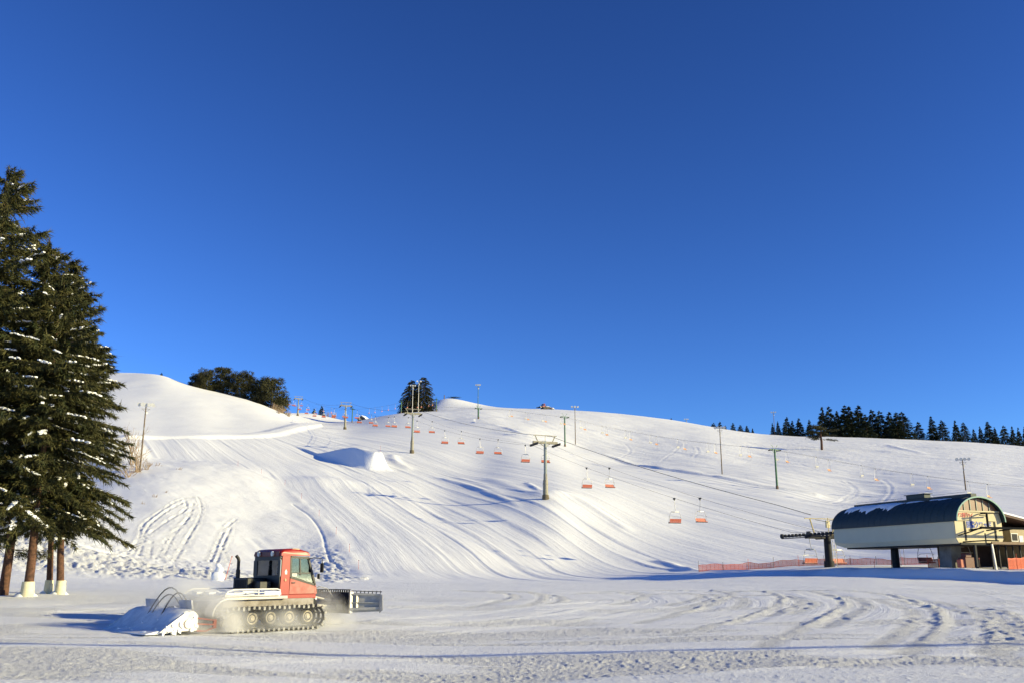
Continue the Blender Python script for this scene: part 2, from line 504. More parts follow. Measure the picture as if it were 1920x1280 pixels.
SKI = [subdiv(pline(p), 2.0) for p in (
 [(1154,825),(1172,832),(1181,842),(1168,853),(1152,861)], [(1240,862),(1262,848),(1275,836)],
 [(1575,900),(1592,908),(1601,920),(1585,932),(1560,942)], [(1585,900),(1600,910),(1607,921),(1590,935)],
 [(1655,898),(1668,908),(1669,922),(1655,938)], [(1300,856),(1310,846),(1305,838)], [(1500,870),(1540,885),(1600,893)],
 [(1330,840),(1400,848),(1480,852),(1560,862)], [(1500,905),(1540,915),(1580,917)], [(1090,795),(1150,815),(1210,830)],
 [(1700,870),(1760,880),(1850,890)], [(1640,862),(1720,874),(1800,882)], [(470,1010),(500,1035),(540,1062)])]
CRACK = subdiv(pline([(548,945),(580,968),(604,1002),(612,1030),(628,1055),(645,1060)]), 2.0)
BANK = subdiv(pline([(285,823),(350,822),(420,822),(500,820),(560,808),(600,799)]), 4)
KICK = subdiv(pline([(592,853),(625,865),(660,875),(695,880),(722,881)]), 1.0)
MOUND = ground_at(1030, 922)
_k = np.argsort(BANK[:, 0]/BANK[:, 1])
BK_U, BK_Y = (BANK[:, 0]/BANK[:, 1])[_k], BANK[_k, 1]
BERM = subdiv(np.array([(at(px, 1064, Y).x, Y) for px, Y in ((1470,106),(1560,99),(1650,93),(1750,88),(1850,82),(1960,75))]), 2)

def g_run(y):
    t = y-90.0
    return 0.2*t + 0.0009*np.maximum(t, 0)**2

def feats(x, y, lanes=False):
    """relief on the land: (height to add, roughness of the surface 0..1)"""
    x, y = np.atleast_1d(np.asarray(x, float)), np.atleast_1d(np.asarray(y, float))
    dz = np.zeros_like(x)
    ys = np.maximum(y, 3.0)
    u = x/ys
    front = y > 5
    far = sstep(60, 140, ys)
    # groomed run between its two edges
    bx = np.interp(ys, B_Y, B_X, left=-14.0, right=-220.0)
    ry = np.interp(u, R_U, R_Y, left=430.0, right=R_Y[-1])
    run = sstep(-1.0, 2.5, x-bx)*sstep(2.0, -4.0, ys-ry)*sstep(92, 118, ys)*(ys < 520)
    run *= np.where(u < -0.12, sstep(3, -3, ys-np.interp(u, BK_U, BK_Y)), 1)
    run = np.where(front, run, 0)
    # strips left by the groomer
    q = x + g_run(ys) + 0.7*vnoise(ys/38.0, x/60.0, 5)
    w = 5.3
    k = np.floor(q/w); t = q/w-k
    n = (k.astype(np.int64)*7919+13) & 1023
    tb = np.random.default_rng(3).uniform(-1, 1, (3, 1024))
    tilt = tb[0][n]*0.036
    strip = tilt*(t-0.5)*w*sstep(0, 0.10, t)*sstep(1, 0.90, t) + 0.045*np.exp(-((t-0.12)/0.11)**2)*(0.4+np.abs(tb[1][n]))
    strip += 0.060*fbm(q/3.2, ys/26.0+k*0.37, 3, 21) + 0.08*vnoise(q/9.0, ys/60.0, 31)
    dz += strip*run
    dz += run*0.24*fbm(q/26.0, ys/75.0, 2, 44)
    # ungroomed land
    wild = np.where(front, (1-run)*sstep(84, 98, ys), 0)
    left = wild*sstep(bx-0+2, bx-3, x)*(ys < 245)
    dz += wild*0.22*fbm(x/22, ys/30, 3, 71)
    right_hill = wild*(ys > ry)*(u > -0.1)
    dz += right_hill*(0.14*fbm(x/6+ys/9, ys/14, 3, 77) + 0.10*fbm(x/2.0+ys/3, ys/9, 2, 79))*sstep(620, 420, ys)
    hill = wild*(u < -0.18)*(ys > 250)
    rough = 0.25*wild
    # lumpy foot of the near bank
    i, d, al = near_line(x, ys, ROAD, 34)
    lump = np.zeros_like(x)
    dn = d*0 if len(d) == 0 else d
    if len(i):
        low = sstep(0.2, -1.5, dn)*sstep(-26, -16, dn)     # below the road
        up = sstep(2.4, 4.5, dn)*sstep(16, 6, dn)*0.5
        lump[i] = np.maximum(low, up)
        onroad = sstep(3.2, 1.8, np.abs(dn-1.0))
        dz[i] += -0.25*onroad*sstep(0.5, 2.4, dn)
        rough[i] *= (1-onroad)
    lump *= sstep(80, 85, ys)*(1-run)*(u < -0.12)*sstep(-0.14, -0.2, u)
    i, d, al = near_line(x, ys, EDGE_B, 14)
    if len(i):
        lump[i] = np.maximum(lump[i], 0.75*sstep(0.5, 2.0, np.abs(d))*sstep(9, 5, np.abs(d))*(x[i] < bx[i])*sstep(150, 118, ys[i])*sstep(86, 92, ys[i]))
        dz[i] += 0.16*np.exp(-(d/0.9)**2)*sstep(84, 95, ys[i])*(0.6+0.4*vnoise(al/4, al*0, 3))
    br = vnoise(x/1.6+ys/2.4, ys/3.6-x/5, 91)
    b2 = vnoise(x/0.75+ys/1.4, ys/1.7-x/3, 92)
    dz += lump*(0.20*np.abs(br)+0.13*b2+0.12*vnoise(x/0.33+ys/0.9, ys/0.8, 94)+0.24*vnoise(x/4.2, ys/4, 93))
    rough = np.maximum(rough, lump)
    # sloping near bank: drifts and clods
    dz += left*(0.10*fbm(x/5+ys/11, ys/8, 3, 101))
    # ski and boot tracks on the bank
    for P in TRACKS:
        i, d, al = near_line(x, ys, P, 2.2)
        if len(i) == 0: continue
        wob = np.clip(0.45+0.9*vnoise(al/1.1, al*0+P[0, 0], 7)+0.5*vnoise(x[i]/0.5, ys[i]/0.9, 6), 0, 1.1)
        dz[i] += wob*(-0.17*np.exp(-(d/0.18)**2) + (0.07+0.07*vnoise(x[i]/0.3, ys[i]/0.6, 8))*np.exp(-((np.abs(d)-0.4)/0.2)**2))
        rough[i] = np.maximum(rough[i], 0.8*np.exp(-(d/1.2)**2))
    for P in SKI:
        i, d, al = near_line(x, ys, P, 2.5)
        dz[i] += -0.05*np.exp(-(d/0.4)**2) + 0.03*np.exp(-((np.abs(d)-1.0)/0.5)**2)
    i, d, al = near_line(x, ys, CRACK, 2)
    dz[i] += -0.14*np.exp(-(d/0.22)**2)
    # snow rims along the right edge of the run
    i, d, al = near_line(x, ys, EDGE_R, 9)
    dz[i] += 0.6*np.exp(-((d-0.5)/1.4)**2)*(0.75+0.35*vnoise(al/6, al*0, 9))
    rough[i] = np.maximum(rough[i], 0.6*np.exp(-(d/2.0)**2))
    i, d, al = near_line(x, ys, BANK, 12)
    dz[i] += 0.9*sstep(-2, 2.5, d)*sstep(11, 5, d)
    for P, h, w_ in RIDGES:
        i, d, al = near_line(x, ys, P, w_*4)
        L = max(al.max(), 1e-3) if len(al) else 1
        dz[i] += h*np.exp(-(d/w_)**2)*sstep(0, 0.15, al/L)*sstep(1, 0.8, al/L)
    # the jump: long back to the right, steep shaded face to the left
    i, d, al = near_line(x, ys, KICK, 30)
    if len(i):
        L = max(al.max(), 1e-3)
        hh = 4.5*sstep(-0.15, 0.6, al/L)
        e = KICK[-1]-KICK[-3]; e = e/np.hypot(*e)
        s_ = (x[i]-KICK[-1][0])*e[0]+(ys[i]-KICK[-1][1])*e[1]
        dz[i] += hh*np.clip(d/(1.0*np.maximum(hh, 0.3)), 0, 1)*sstep(28, 6.5, d)*sstep(2.4, -0.4, s_)*(d > 0)
        rough[i] = np.maximum(rough[i], 0.4*sstep(7, 4, d)*(d > 0))
    mx, my = x-MOUND[0], ys-MOUND[1]
    dz += 0.8*np.exp(-((mx-1.0)/3.6)**2-((my+1)/4.5)**2)
    # rolls beside it
    rx, rY = ground_at(610, 905)
    dz += 0.9*np.exp(-((x-rx)/9)**2-((ys-rY)/7)**2)
    # ridge of ploughed snow by the station
    i, d, al = near_line(x, ys, BERM, 16)
    if len(i):
        wv = 0.8+0.4*vnoise(al/2.5, al*0, 13)
        d = d + 0.5*vnoise(al/3.0, al*0, 15)
        dz[i] += sstep(0, 9, al)*(-0.62*sstep(-15, -1.2, d)*sstep(0.5, -0.9, d) + 0.30*wv*sstep(-0.9, 0.5, d)*sstep(5, 0.8, d))
        rough[i] = np.maximum(rough[i], 0.7*np.exp(-((d-0.5)/1.2)**2))
    # flat foreground
    flat = np.where(front, sstep(96, 84, ys), 1.0)
    dz += flat*(0.05*fbm(x/7+ys/11, ys/5, 3, 55) + 0.03*vnoise(x/2.2+ys/1.3, ys/1.1, 57))
    for P, h in ARCS:
        i, d, al = near_line(x, ys, P, 2.4)
        L = max(al.max(), 1e-3) if len(al) else 1
        fade = sstep(0, 0.2, al/L)*sstep(1, 0.72, al/L)*(0.75+0.5*vnoise(al/1.1, al*0+h*50, 17))
        dz[i] += 0.26*fade*(h*1.5*np.exp(-(d/0.24)**2) - h*0.8*np.exp(-((d-0.55)/0.35)**2) + h*0.35*np.exp(-((d-1.3)/0.22)**2))
        rough[i] = np.maximum(rough[i], 1.0*np.exp(-(d/0.5)**2))
        dz[i] += 0.05*np.exp(-(d/0.5)**2)*vnoise(x[i]/0.35, ys[i]/0.35, 19)*fade
    for P, h in STRAIGHT:
        i, d, al = near_line(x, ys, P, 1.6)
        L = max(al.max(), 1e-3) if len(al) else 1
        dz[i] += sstep(0, 0.2, al/L)*sstep(1, 0.8, al/L)*h*(np.exp(-(d/0.3)**2)-0.7*np.exp(-((d-0.6)/0.3)**2))
    pat = fbm(x/9.0+ys/16, ys/2.6, 3, 61)
    gr = flat*sstep(-0.15, 0.5, pat)*sstep(75, 35, ys)
    dz += gr*(0.010*vnoise(x/0.33, ys/0.33, 63)+0.015*sstep(0.10, 0.75, vnoise(x/0.13+ys*1.7, ys/0.17-x*1.3, 64))+0.009*vnoise(x/0.075-ys*2.1, ys/0.12, 65))
    dz += flat*sstep(60, 30, ys)*0.009*sstep(0.35, 0.8, vnoise(x/0.11+ys*1.1, ys/0.16+x*0.9, 67))
    rough = np.maximum(rough, flat*np.clip(0.24+0.48*sstep(-0.05, 0.45, pat)*sstep(70, 40, ys), 0, 1))
    rough = np.where(run > 0.5, np.minimum(rough, 0.3), rough)
    cx, cy = 0.0, 57.0
    lane = np.where(x > cx, np.hypot((x-cx)*1.15, ys-cy), np.abs(ys-cy)+0.10*np.abs(x-cx))
    lane = np.where(run > 0.3, q, lane)
    groom = np.maximum(run*0.9, flat*(0.45+0.75*sstep(25, 45, ys)))
    return (dz, np.clip(rough, 0, 1)) if not lanes else (dz, np.clip(rough, 0, 1), lane, groom)

def ground(x, y):
    return float(hbase(x, y)) + float(feats([x], [y])[0][0])

def on_ground(px, py, sink=0.0):
    x, y = ground_at(px, py)
    return Vector((x, y, ground(x, y)-sink))

def on_ground_Y(px, Y, sink=0.0):
    x = u_of(px)*Y
    for _ in range(4):
        z = ground(x, Y); x = bear(px, (z-CZ)/Y)*Y
    return Vector((x, Y, ground(x, Y)-sink))

def build_terrain():
    a_f = np.radians(np.arange(-33, 33.001, 0.06))
    a_m = np.radians(np.arange(33.5, 80, 0.75))
    a_b = np.radians(np.arange(82, 180, 4.0))
    ang = np.concatenate([-a_b[::-1], -a_m[::-1], a_f, a_m, a_b])
    rr = np.concatenate([np.geomspace(1.5, 13, 14)[:-1], np.geomspace(13, 45, 400)[:-1], np.geomspace(45, 110, 260)[:-1], np.geomspace(110, 330, 400)[:-1], np.geomspace(330, 700, 170)[:-1], np.geomspace(700, 1350, 16)])
    A, RR = np.meshgrid(ang, rr)
    X, Y = (RR*np.sin(A)).ravel(), (RR*np.cos(A)).ravel()
    dz, rg, lane, groom = feats(X, Y, True)
    Z = hbase(X, Y) + dz
    V = np.stack([X, Y, Z], 1)
    na, nr = len(ang), len(rr)
    idx = np.arange(na*nr).reshape(nr, na)
    nxt = np.roll(idx, -1, axis=1)
    Q = np.stack([idx[:-1], nxt[:-1], nxt[1:], idx[1:]], -1).reshape(-1, 4)
    # close the small hole under the camera
    c = len(V)
    V = np.vstack([V, [[0, 0, float(Z[:na].mean())]]])
    Q = np.vstack([Q, np.stack([np.full(na, c), nxt[0], idx[0], idx[0]], 1)[:0]])
    me = np_mesh("snow_ground", V, Q[:, ::-1].copy(), MATS['snow'], smooth=True)
    at_ = me.attributes.new("rough", 'FLOAT', 'POINT')
    at_.data.foreach_set('value', np.append(rg, 0.4).astype(np.float32))
    for nm, arr in (('lane', lane), ('groom', groom)):
        a_ = me.attributes.new(nm, 'FLOAT', 'POINT'); a_.data.foreach_set('value', np.append(arr, 0).astype(np.float32))
    o = link("snow_ground", me)
    tag(o, kind='structure')
    # fan under the camera
    f = bmesh.new(); f.from_mesh(me); f.verts.ensure_lookup_table()
    for k in range(na):
        try: f.faces.new((f.verts[c], f.verts[int(nxt[0, k])], f.verts[int(idx[0, k])])).smooth = True
        except Exception: pass
    f.normal_update(); f.to_mesh(me); f.free()
    return o

def snow_material():
    m = bpy.data.materials.new("snow")
    m.use_nodes = True
    nt = m.node_tree; L = nt.links
    b = nt.nodes['Principled BSDF']
    b.inputs['Roughness'].default_value = 0.55
    b.inputs['Specular IOR Level'].default_value = 0.25
    ge = nt.nodes.new('ShaderNodeNewGeometry')
    at_ = nt.nodes.new('ShaderNodeAttribute'); at_.attribute_name = 'rough'
    def noise(scale, det, vec=None, rough=0.6):
        n = nt.nodes.new('ShaderNodeTexNoise')
        n.inputs['Scale'].default_value = scale; n.inputs['Detail'].default_value = det; n.inputs['Roughness'].default_value = rough
        L.new(vec or ge.outputs['Position'], n.inputs['Vector']); return n
    big = noise(0.05, 3)
    mx = nt.nodes.new('ShaderNodeMix'); mx.data_type = 'RGBA'
    mx.inputs[6].default_value = (0.86, 0.865, 0.88, 1); mx.inputs[7].default_value = (0.80, 0.81, 0.84, 1)
    L.new(big.outputs['Fac'], mx.inputs[0]); L.new(mx.outputs[2], b.inputs['Base Color'])
    g1 = noise(11.0, 6, rough=0.8); g2 = noise(1.3, 5)
    vo = nt.nodes.new('ShaderNodeTexVoronoi'); vo.inputs['Scale'].default_value = 12.0
    L.new(ge.outputs['Position'], vo.inputs['Vector'])
    sm = nt.nodes.new('ShaderNodeMath'); sm.operation = 'MULTIPLY_ADD'; sm.inputs[1].default_value = -0.14
    L.new(vo.outputs['Distance'], sm.inputs[0]); L.new(g1.outputs['Fac'], sm.inputs[2])
    ml = nt.nodes.new('ShaderNodeMath'); ml.operation = 'MULTIPLY'
    L.new(sm.outputs[0], ml.inputs[0]); L.new(at_.outputs['Fac'], ml.inputs[1])
    b1 = nt.nodes.new('ShaderNodeBump'); b1.inputs['Strength'].default_value = 1.0; b1.inputs["Distance"].default_value = 0.19
    L.new(ml.outputs[0], b1.inputs['Height'])
    b2 = nt.nodes.new('ShaderNodeBump'); b2.inputs['Strength'].default_value = 1.0; b2.inputs['Distance'].default_value = 0.06
    L.new(g2.outputs['Fac'], b2.inputs['Height'])
    al = nt.nodes.new('ShaderNodeAttribute'); al.attribute_name = 'lane'
    ag = nt.nodes.new('ShaderNodeAttribute'); ag.attribute_name = 'groom'
    sp = nt.nodes.new('ShaderNodeSeparateXYZ'); L.new(ge.outputs['Position'], sp.inputs[0])
    my = nt.nodes.new('ShaderNodeMath'); my.operation = 'MULTIPLY'; my.inputs[1].default_value = 0.02; L.new(sp.outputs['Y'], my.inputs[0])
    cb = nt.nodes.new('ShaderNodeCombineXYZ'); L.new(al.outputs['Fac'], cb.inputs['X']); L.new(my.outputs[0], cb.inputs['Y'])
    ln_ = noise(1.1, 5, cb.outputs[0], 0.72)
    lm = nt.nodes.new('ShaderNodeMath'); lm.operation = 'MULTIPLY'; L.new(ln_.outputs['Fac'], lm.inputs[0]); L.new(ag.outputs['Fac'], lm.inputs[1])
    b3 = nt.nodes.new('ShaderNodeBump'); b3.inputs['Strength'].default_value = 1.0; b3.inputs['Distance'].default_value = 0.13
    L.new(lm.outputs[0], b3.inputs['Height']); L.new(b2.outputs[0], b3.inputs['Normal']); L.new(b3.outputs[0], b1.inputs['Normal'])
    L.new(b1.outputs[0], b.inputs['Normal'])
    MATS['snow'] = m
    return m
snow_material()
build_terrain()
# ------------------------------------------------------------------ materials of the things
M = {}
M['steel'] = mat('steel', (0.36, 0.35, 0.33), 0.5, 0.3, 0.15, 4)
M['galv'] = mat('galvanised_steel', (0.42, 0.41, 0.39), 0.45, 0.45, 0.1, 5)
M['dark'] = mat('dark_metal', (0.030, 0.031, 0.036), 0.65, 0.0, 0.2, 5, spec=0.15)
M['matt_black'] = mat('matt_black', (0.012, 0.013, 0.016), 0.85, 0.0, 0.2, 5, spec=0.05)
M['black'] = mat('black_paint', (0.012, 0.012, 0.014), 0.45, 0.0, 0.2, 8)
M['rubber'] = mat('rubber', (0.02, 0.02, 0.022), 0.8, 0.0, 0.2, 8)
M['tower'] = mat('tower_paint', (0.30, 0.28, 0.22), 0.6, 0.0, 0.22, 2.5, col2=(0.17, 0.155, 0.115))
M['tower_top'] = mat('tower_grey_green', (0.27, 0.31, 0.28), 0.6, 0.0, 0.15, 3)
M['green'] = mat('green_paint', (0.035, 0.13, 0.065), 0.5, 0.0, 0.15, 3)
M['red'] = mat('red_paint', (0.31, 0.012, 0.007), 0.38, 0.0, 0.06, 3, bump=0.02)
M['red_dirty'] = mat('snow_dusted_red_paint', (0.31, 0.015, 0.009), 0.5, 0.0, 0.1, 1.6, col2=(0.40, 0.16, 0.13))
M['maroon'] = mat('dark_red_paint', (0.10, 0.010, 0.012), 0.4, 0.0, 0.1, 3)
M['white'] = mat('white_paint', (0.74, 0.72, 0.68), 0.5, 0.0, 0.08, 3)
M['orange_seat'] = mat('red_seat_vinyl', (0.45, 0.115, 0.07), 0.55, 0.0, 0.08, 5)
M['pale_seat'] = mat('pale_orange_seat', (0.62, 0.27, 0.10), 0.6, 0.0, 0.1, 5)
M['snow_thing'] = mat('packed_snow', (0.84, 0.85, 0.87), 0.6, 0.0, 0.03, 5, bump=0.6)
M['net'] = mat('orange_net', (0.84, 0.19, 0.10), 0.7, 0.0, 0.1, 3)
M['bark'] = mat('cedar_bark', (0.13, 0.062, 0.037), 0.9, 0.0, 0.3, 5, bump=1.0)
M['bark_grey'] = mat('grey_bark', (0.22, 0.16, 0.11), 0.9, 0.0, 0.25, 5)
M['wrap'] = mat('trunk_wrap', (0.72, 0.66, 0.44), 0.7, 0.0, 0.1, 4)
M['wood'] = mat('weathered_wood', (0.20, 0.145, 0.095), 0.85, 0.0, 0.25, 4)
M['lamp'] = mat('lamp_housing', (0.62, 0.62, 0.60), 0.35, 0.2, 0.08, 4)
M['rope'] = mat('steel_rope', (0.055, 0.055, 0.06), 0.6, 0.4, 0.1, 3)
M['glass'] = glass_mat('cab_glass', (0.74,0.84,0.83))
M['skin'] = mat('skin', (0.45, 0.26, 0.18), 0.6, 0.0, 0.06, 8)
M['jacket'] = mat('dark_jacket', (0.03, 0.035, 0.05), 0.8, 0.0, 0.15, 6)

def foliage(name, c1, c2):
    m = bpy.data.materials.new(name); m.use_nodes = True
    nt = m.node_tree; b = nt.nodes['Principled BSDF']
    b.inputs['Roughness'].default_value = 0.7; b.inputs['Specular IOR Level'].default_value = 0.2
    ge = nt.nodes.new('ShaderNodeNewGeometry'); n = nt.nodes.new('ShaderNodeTexNoise')
    n.inputs['Scale'].default_value = 1.3; n.inputs['Detail'].default_value = 6
    nt.links.new(ge.outputs['Position'], n.inputs['Vector'])
    ad = nt.nodes.new('ShaderNodeMath'); ad.operation = 'MULTIPLY_ADD'; ad.inputs[1].default_value = 0.45
    nt.links.new(ge.outputs['Random Per Island'], ad.inputs[0]); nt.links.new(n.outputs['Fac'], ad.inputs[2])
    r = nt.nodes.new('ShaderNodeMapRange'); r.inputs[1].default_value, r.inputs[2].default_value = 0.40, 1.0
    nt.links.new(ad.outputs[0], r.inputs[0])
    mx = nt.nodes.new('ShaderNodeMix'); mx.data_type = 'RGBA'
    mx.inputs[6].default_value = c1 + (1,); mx.inputs[7].default_value = c2 + (1,)
    nt.links.new(r.outputs[0], mx.inputs[0]); nt.links.new(mx.outputs[2], b.inputs['Base Color'])
    return m
M['needles'] = foliage('cedar_needles', (0.018, 0.030, 0.012), (0.088, 0.078, 0.025))
M['fir'] = foliage('fir_needles', (0.010, 0.017, 0.010), (0.030, 0.040, 0.018))
M['olive'] = foliage('olive_needles', (0.017, 0.024, 0.010), (0.060, 0.052, 0.020))
M['rust'] = foliage('winter_twigs', (0.20, 0.14, 0.09), (0.40, 0.29, 0.19))

NUM = ['first','second','third','fourth','fifth','sixth','seventh','eighth','ninth','tenth','eleventh','twelfth','thirteenth','fourteenth','fifteenth',
       'sixteenth','seventeenth','eighteenth','nineteenth','twentieth','twenty-first','twenty-second','twenty-third','twenty-fourth','twenty-fifth',
       'twenty-sixth','twenty-seventh','twenty-eighth','twenty-ninth','thirtieth','thirty-first','thirty-second']

# ------------------------------------------------------------------ the snow groomer
PHI = R(45)
def build_groomer():
    g = empty('snow_groomer', (0, 0, 0))
    # chassis and load bed
    b = MB()
    b.prism([(-2.25,-1.25,0.55),(2.2,-1.25,0.55),(2.45,-1.2,0.9),(2.3,-1.2,1.18),(-2.2,-1.2,1.18)], (0,2.5,0))
    b.build('chassis', M['dark'], g)
    b = MB()
    b.box((-2.05,-1.62,1.22),(0.75,1.62,1.34), 0.02)
    b.box((-2.0,-1.72,1.345),(0.3,1.72,1.40), 0.015)
    b.build('load_bed', mat('dusty_white_paint', (0.60,0.57,0.53), 0.6, 0, 0.15, 1.5, col2=(0.42,0.39,0.36)), g)
    sn = MB()
    for k in range(26):
        x, y = random.uniform(-1.9, 0.1), random.uniform(-1.55, 1.55)
        r = random.uniform(0.10, 0.24)
        sn.obox((x, y, 1.40+r*0.22), Vector((1, random.uniform(-.5,.5), 0)).normalized(), Vector((0,1,0.1)).normalized(), (0,0,1), r*1.4, r, r*0.4)
    sn.build('bed_snow', M['snow_thing'], g)
    for s in (-1, 1):
        f = MB()
        pts = []
        for k in range(9):
            a = R(90 + 11*k)
            pts.append((-2.02+0.62*math.cos(a), 0.68+0.62*math.sin(a)))
        poly = [(x, 0, z) for x, z in pts] + [(x*0.985+0.0, 0, z-0.05) for x, z in pts[::-1]]
        f.prism([(p[0], s*1.45, p[2]) for p in poly], (0, s*0.6, 0))
        f.build('mudguard', M['white'], g)
        r = MB()
        y = s*1.62
        r.tube([(-1.95,y,1.38),(-1.85,y,1.52),(-1.6,y,1.60),(0.25,y,1.60),(0.38,y,1.56),(0.42,y,1.38)], 0.028, 8)
        r.tube([(-0.55,y,1.40),(-0.55,y,1.6)], 0.025, 6)
        r.tube([(-1.6,y,1.48),(0.36,y,1.48)], 0.018, 6)
        r.build('bed_rail', M['white'], g, True)
        sk = MB()
        sk.box((-1.9, s*1.26 if s > 0 else -1.40, 0.95), (2.1, s*1.40 if s > 0 else -1.26, 1.22), 0.02)
        sk.build('side_skirt', mat('dust_and_shade_panel', (0.17,0.145,0.12), 0.8, 0, 0.2, 2.0, col2=(0.32,0.29,0.26)), g)  # dust, and shade below the bed, are put into this brown
    # tracks
    def loop_pts(n):
        L, r0, r1 = 1.82, 0.35, 0.37
        segs = []
        per = [2*L, math.pi*r1, 2*L, math.pi*r0]
        tot = sum(per)
        out = []
        for k in range(n):
            s = tot*k/n
            if s < per[0]: out.append((-L+s, 0.03, (0,-1))); continue
            s -= per[0]
            if s < per[1]:
                a = -math.pi/2+s/r1; out.append((L+r1*math.cos(a), 0.03+r1+r1*math.sin(a), (math.cos(a), math.sin(a)))); continue
            s -= per[1]
            if s < per[2]:
                x = L-s; sag = 0.045*math.sin(math.pi*s/per[2]*4)**2
                out.append((x, 0.03+2*r1-sag-(0.03*s/per[2]), (0, 1))); continue
            s -= per[2]
            a = math.pi/2+s/r0; out.append((-L+r0*math.cos(a), 0.03+r0+r0*math.sin(a), (math.cos(a), math.sin(a))))
        return out
    for s in (-1, 1):
        y0, y1 = (1.28, 2.08) if s > 0 else (-2.08, -1.28)
        t = MB()
        lp = loop_pts(120)
        for ya, yb in ((y0, y0+0.17), (y0+0.315, y0+0.485), (y1-0.17, y1)):
            o = len(t.v)
            for x, z, nn in lp:
                for y in (ya, yb):
                    t.v.append((x, y, z)); t.v.append((x-nn[0]*0.02, y, z-nn[1]*0.02))
            n = len(lp)
            for k in range(n):
                a, c = o+4*k, o+4*((k+1) % n)
                t.f += [(a,a+2,c+2,c),(a+1,c+1,c+3,a+3),(a,c,c+1,a+1),(a+2,a+3,c+3,c+2)]
        tr = t.build('track', M['rubber'], g)
        c = MB()
        for x, z, nn in loop_pts(44):
            d = Vector((nn[0], 0, nn[1])); tg = Vector((nn[1], 0, -nn[0]))
            c.obox(Vector((x, (y0+y1)/2, z))+d*0.035, tg, (0,1,0), d, 0.022, 0.42, 0.045)
            for yy in (y0+0.02, (y0+y1)/2, y1-0.02):
                c.obox(Vector((x, yy, z))+d*0.055, tg, (0,1,0), d, 0.045, 0.05, 0.05)
        c.build('cleat', mat('worn_cleat', (0.22,0.215,0.21), 0.5, 0.3, 0.2, 5), tr, kind='stuff')
        for k, x in enumerate((-1.62, -0.80, 0.0, 0.82, 1.66)):
            w = MB()
            ym = y0+0.26 if s > 0 else y1-0.26
            zc = 0.395
            w.cyl((x, ym-0.13, zc), (x, ym+0.13, zc), 0.305, n=24)
            wh = w.build('road_wheel', M['rubber'], g, True)
            h = MB()
            yo = ym+s*0.132
            prof = [(0.0,0.05),(0.07,0.05),(0.085,0.02),(0.15,-0.02),(0.19,0.02),(0.215,0.035),(0.232,0.0)]
            n = 22; o = 0
            for r_, dy in prof:
                for j in range(n):
                    a = 2*math.pi*j/n
                    h.v.append((x+r_*math.cos(a), yo+s*dy, zc+r_*math.sin(a)))
            for i in range(len(prof)-1):
                for j in range(n):
                    h.f.append((i*n+j, i*n+(j+1) % n, (i+1)*n+(j+1) % n, (i+1)*n+j))
            h.build('wheel_rim', mat('cream_rim', (0.62, 0.56, 0.44), 0.6, 0, 0.2, 6, col2=(0.30,0.26,0.20)), wh, True)
    # engine box with stack behind the cab
    e = MB()
    e.box((-0.15,0.0,1.42),(0.68,1.12,2.02), 0.04)
    e.box((0.1,-0.55,1.42),(0.62,0.02,1.88), 0.03)
    en = e.build('engine_box', M['black'], g)
    v = MB()
    for k in range(7):
        v.box((0.02+0.075*k, -0.012, 1.52), (0.06+0.075*k, 0.004, 1.92))
        v.box((-0.165, 0.1+0.13*k, 1.5), (-0.148, 0.19+0.13*k, 1.95))
    v.build('vent', M['dark'], en)
    x = MB()
    x.tube([(-0.02,1.0,1.98),(-0.02,1.0,2.72),(-0.05,1.0,2.80),(-0.14,1.0,2.90)], 0.065, 12)
    x.tube([(-0.02,1.0,2.0),(-0.02,1.0,2.35)], 0.085, 12)
    x.build('exhaust_stack', M['black'], g, True)
    # cab
    W = 1.06
    c = MB()
    xr, zf, zb = 0.72, 1.36, 2.62       # rear wall, floor, underside of roof
    fr_b, fr_t = 2.38, 1.98             # windscreen foot and head
    c.box((xr,-W,1.20),(2.42,W,1.36), 0.03)                       # floor sill
    for s in (-1, 1):
        y0, y1 = (W-0.07, W) if s > 0 else (-W, -W+0.07)
        c.prism([(xr,y0,1.36),(xr+0.42,y0,1.36),(xr+0.42,y0,2.64),(xr+0.06,y0,2.64)], (0,y1-y0,0))   # broad pillar
    c.box((xr,-W+0.07,1.36),(xr+0.05,W-0.07,1.98), 0.01)          # lower rear wall
    body = c.build('cab', M['red'], g)
    k = MB()
    k.box((xr-0.02,-W+0.04,1.38),(xr-0.002,W-0.05,1.99))
    k.box((xr-0.015,-W+0.08,2.50),(xr+0.04,W-0.08,2.66))
    for y0, y1 in ((-W+0.02,-W+0.22),(W-0.30,W-0.02)):
        k.box((xr-0.02,y0,1.99),(xr+0.04,y1,2.50))
    k.build('rear_frame', M['black'], body)
    gl = MB(); gl.box((xr+0.005,-W+0.22,1.99),(xr+0.02,W-0.30,2.50)); gl.build('rear_window', M['glass'], body)
    for s in (-1, 1):
        ys = s*W
        y0, y1 = (W-0.065, W-0.005) if s > 0 else (-W+0.005, -W+0.065)
        d = MB()
        d.prism([(xr+0.44,y0,1.37),(2.40,y0,1.37),(2.375,y0,1.62),(xr+0.46,y0,1.90)], (0,y1-y0,0))
        door = d.build('door', M['red_dirty'], body)
        f = MB()
        P4 = [(xr+0.45, 2.60), (2.00, 2.58), (2.36, 1.66), (xr+0.47, 1.93)]
        yf0, yf1 = (W-0.07, W+0.012) if s > 0 else (-W-0.012, -W+0.07)
        ym = (yf0+yf1)/2
        for i in range(4):
            a, bb = P4[i], P4[(i+1) % 4]
            f.bar((a[0],ym,a[1]), (bb[0],ym,bb[1]), 0.08, 0.075)
        f.bar((xr+0.47,ym,2.06),(2.21,ym,2.06), 0.06, 0.05)
        f.bar((xr+0.88,ym,2.58),(xr+0.93,ym,1.99), 0.06, 0.04)
        f.build('window_frame', M['black'], door)
        w = MB()
        w.prism([(p[0], s*(W-0.045), p[1]) for p in P4], (0, s*0.012, 0))
